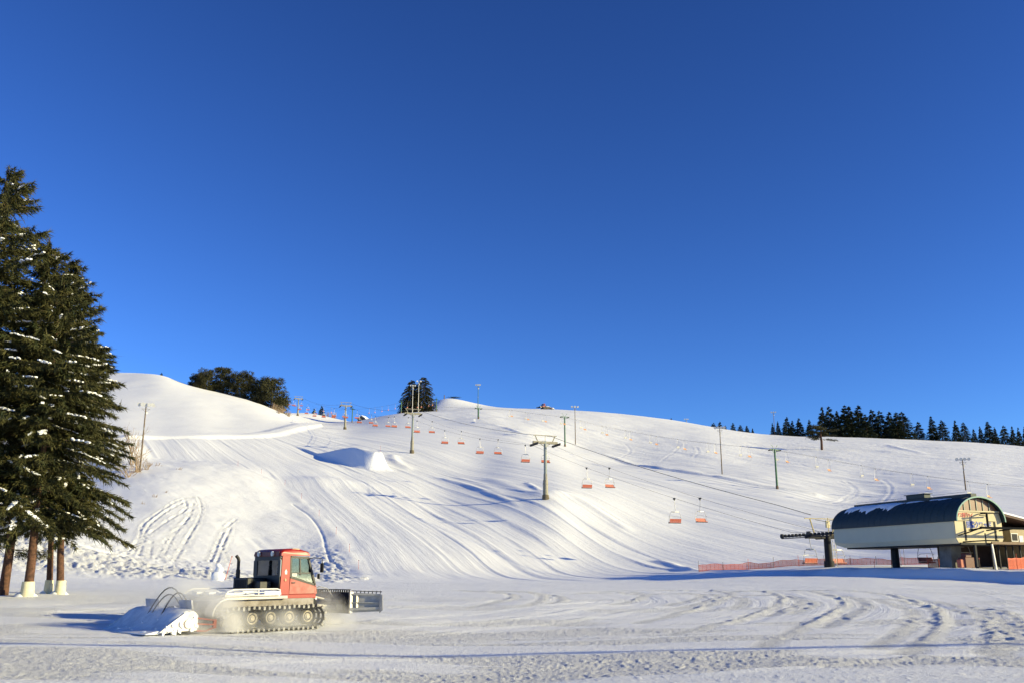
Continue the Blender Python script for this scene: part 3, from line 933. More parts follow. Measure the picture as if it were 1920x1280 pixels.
        w.build('side_window', M['glass'], door)
        h = MB(); h.box((xr+0.52, s*(W)-0.03, 1.72), (xr+0.68, s*(W)+0.035, 1.76), 0.008); h.build('door_handle', M['black'], door)
        if s < 0:
            st = MB(); st.box((xr+0.53,-W-0.004,1.96),(xr+0.75,-W+0.0,2.05)); sg = st.build('notice_plate', M['white'], door)
            ln = MB()
            for q in range(4): ln.box((xr+0.555+0.045*q,-W-0.0065,1.985),(xr+0.585+0.045*q,-W-0.0042,2.025))
            ln.build('lettering', M['black'], sg)
            em = MB()
            em.prism([(xr+0.24,-W-0.004,2.02),(xr+0.30,-W-0.004,2.10),(xr+0.24,-W-0.004,2.20),(xr+0.18,-W-0.004,2.10)], (0,0.003,0))
            em.box((xr+0.20,-W-0.0045,2.03),(xr+0.29,-W-0.0015,2.06))
            em.build('emblem', M['white'], body)
            lt = MB(); lt.cyl((xr+0.22,-W+0.01,1.84),(xr+0.22,-W-0.03,1.84), 0.045, n=12); lt.build('side_lamp', mat('amber_lens', (0.6,0.25,0.12), 0.3), body, True)
            rl = MB()
            rl.tube([(xr-0.01,-W+0.03,1.95),(xr-0.03,-W-0.02,1.98),(xr-0.03,-W-0.02,2.5),(xr-0.01,-W+0.03,2.53)], 0.016, 6)
            rl.build('grab_rail', M['lamp'], body, True)
    ws = MB()
    ws.prism([(2.395,-W+0.06,1.62),(2.395,W-0.06,1.62),(2.0,W-0.06,2.6),(2.0,-W+0.06,2.6)], (0.012,0,0.004))
    ws.build('windscreen', M['glass'], body)
    fp = MB()
    fp.prism([(2.34,-W,1.36),(2.46,-W,1.36),(2.42,-W,1.60),(2.34,-W,1.64)], (0,2*W,0))
    for s in (-1, 1):
        fp.bar((2.385, s*(W-0.03), 1.6), (1.99, s*(W-0.03), 2.6), 0.06, 0.06)
    fp.build('front_panel', M['red_dirty'], body)
    rf = MB()
    n = 7
    sec = [(xr-0.02,2.66),(xr+0.0,2.78),(xr+0.14,2.87),(xr+0.55,2.90),(1.6,2.88),(1.98,2.80),(2.06,2.66)]
    for i, yy in enumerate((-W-0.01, -W+0.03, -W+0.12, W-0.12, W-0.03, W+0.01)):
        ins = (0.0, 0.0, 0.0, 0.0, 0.0, 0.0)[i]
        hgt = (0.72, 0.9, 1.0, 1.0, 0.9, 0.72)[i]
        for xx, zz in sec: rf.v.append((xx, yy, 2.62+(zz-2.62)*hgt))
    for i in range(5):
        for j in range(n-1): rf.f.append((i*n+j, i*n+j+1, (i+1)*n+j+1, (i+1)*n+j))
        rf.f.append((i*n, (i+1)*n, (i+1)*n+n-1, i*n+n-1))
    rf.f.append(tuple(range(n))); rf.f.append(tuple(5*n+j for j in range(n))[::-1])
    roof = rf.build('roof', M['red'], body, True)
    rs = MB()
    rs.box((xr-0.045,-W+0.12,2.63),(xr-0.018,W-0.1,2.80), 0.01)
    rs.build('rear_visor', M['maroon'], roof)
    for y in (-0.50, 0.55):
        l = MB(); l.tube([(xr+0.0,y,2.72),(xr-0.05,y,2.72),(xr-0.12,y,2.72)], [0.05,0.085,0.09], 12)
        l.build('work_lamp', M['lamp'], roof, True)
    bl = MB(); bl.box((xr+0.50,-W+0.03,2.80),(xr+0.86,-W+0.2,2.90), 0.03); bl.build('beacon', mat('beacon_lens', (0.55,0.40,0.24), 0.3), roof)
    for s in (-1, 1):
        mi = MB()
        mi.tube([(2.02,s*(W-0.03),2.55),(2.12,s*(W+0.22),2.58),(2.38,s*(W+0.36),2.56),(2.42,s*(W+0.38),2.50)], 0.016, 6)
        mi.tube([(2.40,s*(W+0.37),2.52),(2.42,s*(W+0.38),2.38)], 0.014, 6)
        a = mi.build('mirror_arm', M['black'], body, True)
        mm = MB(); mm.box((2.37,s*(W+0.38)-0.10,2.08),(2.44,s*(W+0.38)+0.10,2.40), 0.02); mm.build('mirror', M['dark'], a)
        m2 = MB(); m2.box((2.40,s*(W+0.12)-0.07,1.86),(2.47,s*(W+0.12)+0.07,2.04), 0.02); m2.build('mirror', M['black'], body)
    for y in (-W+0.02, W-0.26):
        hl = MB(); hl.box((2.36,y,1.12),(2.50,y+0.24,1.22), 0.03); hl.build('headlight', M['white'], g)
    for y in (-0.62, 0.08):
        se = MB(); se.box((1.15,y,1.36),(1.7,y+0.54,1.72),0.05); se.box((1.12,y,1.72),(1.26,y+0.54,2.12),0.05); se.build('seat', M['black'], body)
    # blade
    bl = MB()
    prof = [(3.92,0.10),(3.80,0.02),(3.70,0.16),(3.64,0.42),(3.66,0.66),(3.74,0.86),(3.82,0.88),(3.76,0.66),(3.74,0.42),(3.78,0.2)]
    bl.prism([(x,-1.5,z) for x, z in prof], (0,3.0,0))
    bl.box((3.52,-1.5,0.40),(3.68,1.5,0.52), 0.02)
    for y in (-1.35,-0.9,-0.45,0,0.45,0.9,1.35):
        bl.prism([(3.69,y-0.03,0.1),(3.58,y-0.03,0.18),(3.58,y-0.03,0.7),(3.76,y-0.03,0.86)], (0,0.06,0))
    for y in np.arange(-1.45, 1.46, 0.16):
        bl.box((3.77, y-0.03, 0.86), (3.81, y+0.03, 0.97))
    bl.box((3.76,-1.5,0.965),(3.83,1.5,0.995))
    blade = bl.build('blade', M['dark'], g)
    for s in (-1, 1):
        wg = MB()
        h0, tip = Vector((3.80, s*1.55, 0)), Vector((4.72, s*2.42, 0))
        d = (tip-h0).normalized(); L = (tip-h0).length; nrm = Vector((d.y*s, -d.x*s, 0))
        def wp(t, o, z): return h0 + d*(L*t) + nrm*o*1.0 + Vector((0,0,z))
        wg.prism([wp(0,0,0.06), wp(0,0,0.86), wp(1,0,0.80), wp(1,0,0.10)], nrm*0.04)
        wg.bar(wp(0,-0.05,0.80), wp(1,-0.05,0.76), 0.14, 0.05)
        wg.bar(wp(0,-0.08,0.20), wp(1,-0.06,0.24), 0.16, 0.10)
        wg.bar(wp(0,-0.05,0.46), wp(1,-0.05,0.46), 0.12, 0.035)
        wg.bar(wp(0.02,-0.06,0.06), wp(0.02,-0.06,0.9), 0.16, 0.10)
        wg.bar(wp(0.22,-0.06,0.2), wp(0.22,-0.06,0.8), 0.10, 0.05)
        wg.prism([wp(0.97,0.05,0.04), wp(0.97,0.05,0.82), wp(1.06,0.02,0.74), wp(1.08,0.02,0.16)], nrm*-0.24)
        wg.build('blade_wing', M['galv'], blade)
        tg = MB()
        tg.bar(wp(0,0.30,0.93), wp(1,0.30,0.88), 0.04, 0.03)
        for q in np.linspace(0.04, 0.96, 8): tg.bar(wp(q,0.30,0.91), wp(q,0.05,0.78), 0.03, 0.03)
        tg.build('spill_guard', M['dark'], blade)
    body.scale.z = 1.17; body.location.z = -0.221     # (the whole upper works drop with the tracks below)
    ar = MB()
    for s in (-1, 1):
        ar.bar((2.1,s*0.55,0.62),(3.60,s*0.75,0.44), 0.14, 0.16)
        ar.tube([(2.25,s*0.35,1.02),(3.55,s*0.5,0.72)], 0.055, 8)
        ar.tube([(2.4,s*0.6,1.1),(2.8,s*0.7,1.32),(3.2,s*0.72,1.22),(3.5,s*0.75,0.85)], 0.02, 6)
    ar.build('lift_arm', M['galv'], g)
    # tiller
    tl = MB()
    prof = [(-3.30,0.78),(-3.45,0.86),(-3.72,0.84),(-3.98,0.70),(-4.28,0.40),(-4.62,0.16),(-5.15,0.05),(-5.15,0.02),(-4.5,0.03),(-3.5,0.12),(-3.28,0.40)]
    secs = [(-2.15,0.90),(-1.95,1.0),(-0.9,1.0),(-0.1,0.96),(0.1,0.96),(0.9,1.0),(1.95,1.0),(2.15,0.86)]
    n = len(prof)
    for y, h in secs:
        for x, z in prof:
            tl.v.append((x+random.uniform(-.03,.03), y, 0.02+(z-0.02)*h*random.uniform(0.95,1.04)))
    for i in range(len(secs)-1):
        for j in range(n):
            tl.f.append((i*n+j, i*n+(j+1) % n, (i+1)*n+(j+1) % n, (i+1)*n+j))
    tl.f.append(tuple(range(n))); tl.f.append(tuple((len(secs)-1)*n+j for j in range(n))[::-1])
    til = tl.build('tiller', mat('snow_caked_cover', (0.55,0.57,0.62), 0.7, 0, 0.12, 2.2, col2=(0.80,0.81,0.83), bump=0.8), g, True)
    for y0, y1 in ((-2.0,-1.05),(0.75,1.75)):
        p = MB(); p.prism([(-3.42,y0,0.82),(-3.36,y0,0.82),(-3.42,y0,1.14),(-3.48,y0,1.14)], (0,y1-y0,0))
        p.build('splash_plate', mat('blue_grey_plate', (0.42,0.43,0.47), 0.7, 0, 0.2, 2), til)  # mottled blue-grey plate
    for s in (-1, 1):
        ec = MB()
        y0 = s*2.17
        ec.prism([(-3.30,y0,0.10),(-3.30,y0,0.62),(-3.5,y0,0.78),(-3.8,y0,0.72),(-4.35,y0,0.34),(-4.7,y0,0.08)], (0,s*0.10,0))
        ec.cyl((-3.65,y0+s*0.08,0.34),(-3.65,y0+s*0.16,0.34), 0.16, n=14)
        ec.build('end_plate', mat('snow_caked_plate', (0.80,0.78,0.74), 0.7, 0, 0.15, 3, col2=(0.62,0.54,0.48), bump=0.7), til)
        ef = MB()
        y0 = s*2.22
        for z0, z1 in ((0.52,0.42),(0.32,0.27)): ef.bar((-3.32,y0,z0),(-2.62,y0,z1), 0.10, 0.05)
        ef.bar((-2.62,y0,0.46),(-2.62,y0,0.14), 0.12, 0.08)
        ef.tube([(-3.3,y0,0.08),(-2.95,y0,0.06),(-2.62,y0,0.18)], 0.03, 6)
        ef.build('end_frame', mat('rusty_red_paint', (0.30,0.07,0.05), 0.6, 0, 0.2, 4), til)
    ck = MB()
    for k in range(26):
        f = random.random(); y = random.uniform(-2.1, 2.1)
        x, z = -3.35-1.7*f, 0.84-0.80*min(1, f*1.15)**0.8
        r = random.uniform(0.04, 0.10)
        ck.obox((x, y, max(0.08, z)+r*0.2), Vector((1, random.uniform(-1,1), random.uniform(-.6,.2))).normalized(), Vector((random.uniform(-.4,.4),1,random.uniform(-.3,.3))).normalized(), (0,0,1), r*1.3, r, r*0.55)
    for s in (-1, 1):
        for k in range(14):
            f = random.random(); r = random.uniform(0.03, 0.08)
            ck.obox((-3.35-1.2*f, s*(2.24+random.uniform(0,.05)), random.uniform(0.05, 0.75-0.62*f)), Vector((1, random.uniform(-.3,.3), random.uniform(-1,1))).normalized(), (0,1,0), (0,0,1), r*1.2, 0.05, r)
    ck.build('caked_snow', M['snow_thing'], til, True, kind='stuff')
    tb = MB(); tb.cyl((-3.5,-2.1,0.30),(-3.5,2.1,0.30), 0.20, n=14)
    tb.build('tiller_shaft', M['dark'], til, True)
    for y, dy, hp in ((-0.5,-0.45,0.62),(-0.1,0.35,0.80),(0.35,-0.3,0.55)):
        hs = MB()
        pts = [(-2.75,y*0.8,0.85)]
        for k in range(1, 10):
            t = k/10
            pts.append((-2.75-1.25*t, y*0.8+dy*t, 0.85-0.2*t+hp*math.sin(math.pi*t**0.9)))
        pts.append((-4.02, y*0.8+dy, 0.60))
        hs.tube(pts, 0.024, 7)
        hs.build('hydraulic_hose', M['rubber'], til, True)
    tw = MB()
    for s in (-1, 1): tw.bar((-2.1,s*0.6,0.75),(-3.4,s*0.9,0.5), 0.14, 0.14)
    tw.bar((-2.2,0,0.9),(-3.4,0,0.8), 0.12, 0.12)
    tw.build('hitch_arm', M['dark'], g)
    for o in KIDS[g.name]:
        k = o.name.split('.')[0]
        if k in ('chassis','load_bed','bed_snow','mudguard','bed_rail','side_skirt','engine_box','exhaust_stack','cab','headlight','vent'): o.location.z -= 0.13
        if k in ('blade','lift_arm'): o.location.z += 0.40 if k == 'blade' else 0.2
    return g

gx, gY = ground_at(516, 1183)
GS = gY/37.3
off = Vector((-math.sin(PHI), math.cos(PHI), 0))*2.06*GS
groomer = build_groomer()
groomer.location = (gx+off.x, gY+off.y, ground(gx+off.x, gY+off.y)+0.03)
groomer.scale = (GS,)*3
nz = (hbase(gx+off.x+2, gY+off.y+2)-hbase(gx+off.x-2, gY+off.y-2))/5.66
groomer.rotation_euler = (0, -math.atan(float(nz))*0.8, PHI)
tag(groomer, 'red snow groomer with black-framed cab tilling the flat snow below the run', 'snow groomer', 'snow groomers')
far = copy_tree(groomer)
p = on_ground_Y(1023, 612)
far.location = p + Vector((0,0,0.15)); far.rotation_euler = (0, 0, R(205)); far.scale = (1.15,)*3
tag(far, 'small distant red snow groomer on the skyline ridge beside the bald knoll', 'snow groomer', 'snow groomers')

# driver: one continuous skinned body
def skinned(name, verts, edges, radii, m, root=0):
    me = bpy.data.meshes.new(name)
    me.from_pydata(verts, edges, [])
    o = bpy.data.objects.new(name, me); COL.objects.link(o)
    sk = o.modifiers.new('skin', 'SKIN')
    for i, r_ in enumerate(radii):
        me.skin_vertices[0].data[i].radius = (r_, r_) if not isinstance(r_, tuple) else r_
    me.skin_vertices[0].data[root].use_root = True
    o.modifiers.new('sub', 'SUBSURF').levels = 2
    o.modifiers['sub'].render_levels = 2
    me.materials.append(m)
    return o
def mk_skin(me): pass
dv = [(0,0,0),(-0.03,0,0.25),(-0.04,0,0.46),(0.0,0,0.56),(0.03,0,0.68),(0.03,0,0.80),
      (-0.03,0.2,0.46),(0.10,0.30,0.22),(0.36,0.24,0.26),(0.44,0.22,0.27), (-0.03,-0.2,0.46),(0.10,-0.30,0.22),(0.36,-0.24,0.26),(0.44,-0.22,0.27),
      (0.18,0.11,0.0),(0.48,0.13,0.04),(0.56,0.13,-0.30),(0.68,0.13,-0.36),(0.18,-0.11,0.0),(0.48,-0.13,0.04),(0.56,-0.13,-0.30),(0.68,-0.13,-0.36)]
de = [(0,1),(1,2),(2,3),(3,4),(4,5),(2,6),(6,7),(7,8),(8,9),(2,10),(10,11),(11,12),(12,13),(0,14),(14,15),(15,16),(16,17),(0,18),(18,19),(19,20),(20,21)]
dr = [(0.16,0.13),(0.16,0.12),(0.13,0.11),0.06,0.105,0.09, 0.075,0.055,0.045,0.04,0.075,0.055,0.045,0.04,0.085,0.065,0.05,0.045,0.085,0.065,0.05,0.045]
me_ = bpy.data.meshes.new('person'); me_.from_pydata(dv, de, [])
drv = bpy.data.objects.new('person', me_); COL.objects.link(drv)
drv.modifiers.new('skin', 'SKIN'); 
if not me_.skin_vertices: me_.skin_vertices  # layer comes with the modifier
for i, r_ in enumerate(dr):
    if len(me_.skin_vertices): me_.skin_vertices[0].data[i].radius = r_ if isinstance(r_, tuple) else (r_, r_)
if len(me_.skin_vertices): me_.skin_vertices[0].data[0].use_root = True
sb = drv.modifiers.new('sub', 'SUBSURF'); sb.levels = 2; sb.render_levels = 2
me_.materials.append(M['jacket'])
drv.matrix_world = groomer.matrix_basis @ Matrix.Translation((1.32, 0.36, 1.72)) @ Matrix.Scale(1/1.0, 4)
tag(drv, 'dark-jacketed driver seated inside the red snow groomer cab', 'person')

# powder thrown up by the tracks
def spray(c, h, dens):
    m = bpy.data.materials.new('blown_powder'); m.use_nodes = True
    nt = m.node_tree; nt.nodes.clear(); L = nt.links
    o = nt.nodes.new('ShaderNodeOutputMaterial')
    pv = nt.nodes.new('ShaderNodeVolumePrincipled')
    pv.inputs['Color'].default_value = (0.97, 0.96, 0.95, 1); pv.inputs['Anisotropy'].default_value = 0.0
    tc = nt.nodes.new('ShaderNodeTexCoord'); n = nt.nodes.new('ShaderNodeTexNoise')
    n.inputs['Scale'].default_value = 1.3; n.inputs['Detail'].default_value = 4
    L.new(tc.outputs['Object'], n.inputs['Vector'])
    v1 = nt.nodes.new('ShaderNodeVectorMath'); v1.operation = 'SUBTRACT'; v1.inputs[1].default_value = (c[0], c[1], 0)
    v2 = nt.nodes.new('ShaderNodeVectorMath'); v2.operation = 'DIVIDE'; v2.inputs[1].default_value = h
    ln = nt.nodes.new('ShaderNodeVectorMath'); ln.operation = 'LENGTH'
    L.new(tc.outputs['Object'], v1.inputs[0]); L.new(v1.outputs[0], v2.inputs[0]); L.new(v2.outputs[0], ln.inputs[0])
    r = nt.nodes.new('ShaderNodeMapRange'); r.inputs[1].default_value, r.inputs[2].default_value = 0.2, 1.0
    r.inputs[3].default_value, r.inputs[4].default_value = 1.0, 0.0
    L.new(ln.outputs['Value'], r.inputs[0])
    r2 = nt.nodes.new('ShaderNodeMapRange'); r2.inputs[1].default_value, r2.inputs[2].default_value = 0.36, 0.66
    r2.inputs[3].default_value, r2.inputs[4].default_value = 0.1, dens
    L.new(n.outputs['Fac'], r2.inputs[0])
    mu = nt.nodes.new('ShaderNodeMath'); mu.operation = 'MULTIPLY'
    L.new(r.outputs[0], mu.inputs[0]); L.new(r2.outputs[0], mu.inputs[1])
    L.new(mu.outputs[0], pv.inputs['Density']); L.new(pv.outputs[0], o.inputs['Volume'])
    bm = bmesh.new(); bmesh.ops.create_icosphere(bm, subdivisions=3, radius=1)
    for v in bm.verts: v.co = (c[0]+v.co.x*h[0], c[1]+v.co.y*h[1], max(0.0, v.co.z)*h[2])
    me = bpy.data.meshes.new('snow_spray'); bm.to_mesh(me); bm.free(); me.materials.append(m)
    s = bpy.data.objects.new('snow_spray', me); COL.objects.link(s)
    s.location = groomer.location; s.rotation_euler = groomer.rotation_euler; s.scale = groomer.scale
    tag(s, kind='stuff')
for c_, h_, d_ in (((-2.7,-0.4), (1.7,2.9,2.1), 3.6), ((0.0,-2.15), (3.1,0.85,1.0), 1.3), ((3.2,-0.3), (1.3,2.1,1.5), 3.2), ((-2.4,-2.1), (1.4,1.2,1.6), 2.6)):
    spray(c_, h_, d_)
scene.cycles.volume_bounces = 2

# ------------------------------------------------------------------ the quad chairlift
QA, QB = -650.0, 136200.0
sup = [(91, 7.0), (113, 7.10), (190, CZ+tanel(836)*190), (293, CZ+tanel(779)*293), (405, CZ+tanel(763)*405), (556, CZ+tanel(749)*556), (640, CZ+tanel(745)*640)]
_ys = np.array([91, 113, 138, 166, 190, 222, 251, 293, 340, 405, 480, 556.0])
_zs = np.interp(_ys, [a for a, b in sup], [b for a, b in sup])
_xs = np.array([bear(960+QA+QB/Y, (z-CZ)/Y)*Y for Y, z in zip(_ys, _zs)])
QC1, QC0 = np.polyfit(_ys, _xs, 1, w=1/_ys)
def quad_x(Y, side=0.0):
    """centre line of the lift"""
    return float(QC0+QC1*Y)
QD = Vector((QC1, 1, 0)).normalized()      # uphill direction
QR = Vector((QD.y, -QD.x, 0))                   # to the right of it
QROT = math.atan2(QR.y, QR.x)
GA = 2.45
def quad_z(Y):
    for (a, za), (b, zb) in zip(sup[:-1], sup[1:]):
        if Y <= b:
            t = (Y-a)/(b-a)
            return za+(zb-za)*t - 4*t*(1-t)*(b-a)**2*1.5e-4
    return sup[-1][1]
for s, nm in ((-1, 'grey haul rope of the quad lift carrying the chairs that show their backs'), (1, 'grey haul rope of the quad lift carrying the returning chairs')):
    b = MB()
    pts = []
    for (a, za), (c, zc) in zip(sup[:-1], sup[1:]):
        for t in np.linspace(0, 1, 14)[:-1]:
            Y = a+(c-a)*t; q = Vector((quad_x(Y), Y, quad_z(Y))) + QR*GA*s; pts.append(q)
    b.tube(pts, 0.019, 5)
    tag(b.build('haul_rope', M['rope'], None, True), nm, 'rope', 'haul ropes of the quad lift')

def make_quad_chair():
    c = empty('chairlift_chair', (0,0,0))      # local x across, y uphill, origin at the rope
    b = MB(); b.box((-0.07,-0.30,-0.16),(0.07,0.30,0.07), 0.02); b.box((-0.05,-0.14,-0.32),(0.05,0.06,-0.14), 0.015); b.build('grip', M['black'], c)
    b = MB(); b.tube([(0,0,-0.25),(0.0,-0.06,-0.9),(0.04,-0.12,-1.5),(0.18,-0.08,-1.86),(0.42,0,-1.93)], 0.035, 8); b.build('hanger', M['galv'], c, True)
    b = MB(); b.box((-0.1,-0.07,-2.02),(1.0,0.07,-1.90), 0.02)
    for s, x in ((-1,-0.1),(1,1.0)):
        b.tube([(x,0,-1.96),(x+s*0.18,0,-2.05),(x+s*0.34,0.0,-2.5),(x+s*0.42,0.04,-3.0),(x+s*0.42,0.16,-3.42),(x+s*0.36,0.42,-3.50)], 0.03, 7)
    b.build('bail_frame', M['galv'], c, True)
    b = MB(); b.box((0.30,-0.1,-2.06),(0.60,0.1,-1.86), 0.03); b.build('junction_plate', M['white'], c)
    seat = MB()
    for k in range(4):
        x0 = -0.46+0.455*k
        seat.box((x0,-0.02,-3.50),(x0+0.44,0.46,-3.40), 0.025)
    seat.build('seat', M['orange_seat'], c)
    b = MB(); b.box((-0.5,0.0,-3.56),(1.4,0.44,-3.505)); b.build('seat_pan', M['dark'], c)
    bk = MB()
    for k in range(4):
        x0 = -0.46+0.455*k
        bk.prism([(x0,-0.04,-3.38),(x0,0.02,-3.38),(x0,-0.10,-2.95),(x0,-0.16,-2.95)], (0.44,0,0))
    bk.build('backrest', M['orange_seat'], c)
    b = MB(); b.tube([(-0.44,0.05,-2.75),(-0.40,0.35,-2.62),(0.45,0.52,-2.58),(1.30,0.35,-2.62),(1.34,0.05,-2.75)], 0.02, 6)
    b.build('safety_bar', M['galv'], c, True)
    return c
qc = make_quad_chair()
for ch in KIDS[qc.name]:          # centre the chair under its hanger
    ch.location.x -= 0.45
    if ch.name.startswith(('grip','hanger')): ch.location.x += 0.40
first = True
ups = []
for k in range(-1, 18):
    ups.append((-1, 138.3+28.1*k))
dns = [(1, 138.3+28.1*k+1.0) for k in range(0, 18)] + [(1, 111.5), (1, 98.7), (1, 94.0)]
def quad_chair(side, Y, label):
    global first
    o = qc if first else copy_tree(qc)
    first = False
    q = Vector((quad_x(Y), Y, quad_z(Y))) + QR*GA*side
    o.location = q
    o.rotation_euler = (0, 0, QROT + (0 if side < 0 else math.pi) + R(random.uniform(-5, 5)))
    tag(o, label, 'lift chair', 'red chairs of the quad lift')
for k, (s, Y) in enumerate(ups):
    quad_chair(s, Y, 'red quad chair low over the snow beside the dark lead-in tower' if k == 0 else
               'red quad chair showing its back, %s going up from the station' % NUM[k-1])
k = 0
for s, Y in dns:
    if Y > 120:
        quad_chair(s, Y, 'red returning quad chair facing downhill, %s going up from the station' % NUM[k]); k += 1
    else:
        quad_chair(s, Y, {111.5: 'red quad chair hanging under the uphill end of the station', 98.7: 'red quad chair hanging between the station columns and the grey pier',
                          94.0: 'red quad chair hanging in the shaded bay under the station sign wall'}[Y])

def make_quad_tower(h, dark=False):
    t = empty('lift_tower', (0,0,0))
    b = MB(); b.tube([(0,0,-1.2),(0,0,0.0),(0,0,0.95)], [0.78,0.74,0.66], 16); b.build('footing', mat('footing_concrete', (0.16,0.13,0.085), 0.9, 0, 0.2, 2), t, True)
    b = MB(); b.tube([(0,0,0.95),(0,0,2.9),(0,0,2.95),(0,0,3.9)], [0.55,0.51,0.56,0.48], 16)
    b.tube([(0,0,3.9),(0,0,5.2)], [0.42,0.36], 16)
    b.build('lower_mast', M['tower'], t, True)
    b = MB(); b.tube([(0,0,5.2),(0,0,h+0.35)], [0.33,0.29], 14); b.build('upper_mast', M['tower_top'], t, True)
    b = MB(); b.box((-GA-0.25,-0.25,h-0.12),(GA+0.25,0.25,h+0.38), 0.03)
    for s in (-1, 1): b.bar((s*0.25,0,h-0.6),(s*1.2,0,h-0.02), 0.12, 0.12)
    b.build('crossarm', M['tower'], t)
    b = MB()
    for s in (-1, 1): b.bar((s*(GA-0.85),0,h+0.3),(s*(GA-0.25),0,h+1.55), 0.17, 0.17)
    b.bar((-GA-0.1,0,h+1.6),(GA+0.1,0,h+1.6), 0.17, 0.15)
    b.bar((0,0,h+0.3),(0,0,h+1.55), 0.08, 0.08)
    b.build('service_frame', M['tower'], t)
    for s in (-1, 1):
        b = MB()
        b.box((s*GA-0.12,-2.1,h-0.36),(s*GA+0.12,2.1,h-0.10), 0.02)
        b.box((s*GA-0.5,-1.7,h-0.52),(s*GA-0.44,1.7,h-0.48))
        tr = b.build('sheave_train', M['dark'], t)
        for k in range(6):
            y = -1.75+0.7*k
            w = MB(); w.cyl((s*GA-0.10,y,h-0.36),(s*GA+0.10,y,h-0.36), 0.22, n=14); w.build('sheave', M['rubber'], tr, True)
    b = MB()
    for s in (-1, 1): b.tube([(s*0.12,-0.42,1.2),(s*0.12,-0.36,h)], 0.02, 5)
    for z in np.arange(1.4, h, 0.45): b.tube([(-0.12,-0.40,z),(0.12,-0.40,z)], 0.015, 4)
    b.build('ladder', M['galv'], t)
    return t
for k, (Y, lab) in enumerate(((190, 'tall grey lift tower standing mid-slope above the orange safety net, largest of its kind'),
                              (293, 'grey lift tower standing in front of the double conifer on the crest'),
                              (405, 'stepped grey lift tower at the head of the run beside the hut'),
                              (556, 'pale far lift tower standing against the sky beside the round trees'))):
    x = quad_x(Y); z0 = ground(x, Y)
    h = quad_z(Y)-z0+0.62
    t = make_quad_tower(h)
    t.location = (x, Y, z0); t.rotation_euler = (0, 0, QROT)
    tag(t, lab, 'lift tower', 'towers of the quad lift')
# the communication cable over the quad lift
b = MB(); pts = []
zt = lambda Y: quad_z(Y)+2.1
for a, c in ((113.2,190),(190,293),(293,405),(405,556)):
    for t in np.linspace(0, 1, 12)[:-1]:
        Y = a+(c-a)*t; pts.append(Vector((quad_x(Y), Y, (zt(a)+(zt(c)-zt(a))*t)-4*t*(1-t)*(c-a)**2*1.2e-4)) + QR*(1.4 if a > 113.5 or t > 0 else 0.5))
b.tube(pts, 0.04, 5)
tag(b.build('overhead_cable', M['rope'], None, True), 'thick dark cable strung above the quad lift towers', 'cable')

# ------------------------------------------------------------------ the double lift on the far slope
DA, DB = -924.0, 367000.0
SEATS = [933,917,901,883,867,857,850,843,834,825,816,806,796,791,787,781]
DY = [201.5+13*k for k in range(16)]
_dx = [bear(960+DA+DB/Y, tanel(py))*Y for py, Y in zip(SEATS, DY)]
DC1, DC0 = np.polyfit(np.array([bear(960+DA+DB/Y, tanel(py))*0+Y for py, Y in zip(SEATS, DY)]), np.array(_dx), 1, w=1/np.array(DY))
DD = Vector((DC1, 1, 0)).normalized(); DROT = math.atan2(-DD.x, DD.y)
def dbl(Y, s=0.0):
    return Vector((float(DC0+DC1*Y), Y, 0)) + Vector((DD.y, -DD.x, 0))*s
def dbl_z(Y):
    return float(CZ + np.interp(Y, [150]+DY+[520], [CZ*0+ (tanel(985)*150)]+[tanel(py)*y for py, y in zip(SEATS, DY)]+[tanel(768)*520])) + 2.9
for s, nm in ((-1.1, 'thin rope of the double lift on the far slope carrying the orange seats'), (1.1, 'thin rope of the double lift on the far slope carrying the pale empty frames')):
    b = MB(); b.tube([dbl(Y, s)+Vector((0,0,dbl_z(Y))) for Y in np.linspace(160, 470, 60)], 0.016, 4)
    tag(b.build('haul_rope', M['rope'], None, True), nm, 'rope', 'haul ropes of the double lift')
def make_double_chair(seatmat):
    c = empty('double_chair', (0,0,0))
    b = MB(); b.box((-0.05,-0.16,-0.10),(0.05,0.16,0.06), 0.015); b.build('grip', M['steel'], c)
    b = MB()
    for s in (-1, 1): b.tube([(0,0,-0.05),(s*0.30,-0.04,-0.35),(s*0.46,-0.05,-1.9),(s*0.48,0.05,-2.75),(s*0.46,0.4,-2.85)], 0.022, 5)
    b.build('hanger', M['galv'], c, True)
    b = MB(); b.box((-0.50,0.0,-2.90),(0.50,0.46,-2.80), 0.03); b.build('seat', seatmat, c)
    b = MB(); b.prism([(-0.5,-0.05,-2.68),(-0.5,0.0,-2.68),(-0.5,-0.10,-2.36),(-0.5,-0.15,-2.36)], (1.0,0,0)); b.build('backrest', seatmat, c)
    return c
d1, d2 = make_double_chair(M['pale_seat']), make_double_chair(mat('weathered_seat', (0.52,0.50,0.44), 0.6, 0, 0.1, 4))
for k, Y in enumerate(DY):
    o = d1 if k == 0 else copy_tree(d1)
    o.location = dbl(Y, -1.1)+Vector((0,0,dbl_z(Y))); o.rotation_euler = (0,0,DROT+math.pi+R(random.uniform(-8,8)))
    tag(o, 'pale orange double chair on the far slope, %s counting up from the station roof' % NUM[k], 'lift chair', 'orange chairs of the double lift')
    o = d2 if k == 0 else copy_tree(d2)
    Y2 = Y+5.5
    o.location = dbl(Y2, 1.1)+Vector((0,0,dbl_z(Y2))); o.rotation_euler = (0,0,DROT+R(random.uniform(-8,8)))
    tag(o, 'thin weathered double chair on the far slope, %s counting up from the station roof' % NUM[k], 'lift chair', 'weathered chairs of the double lift')
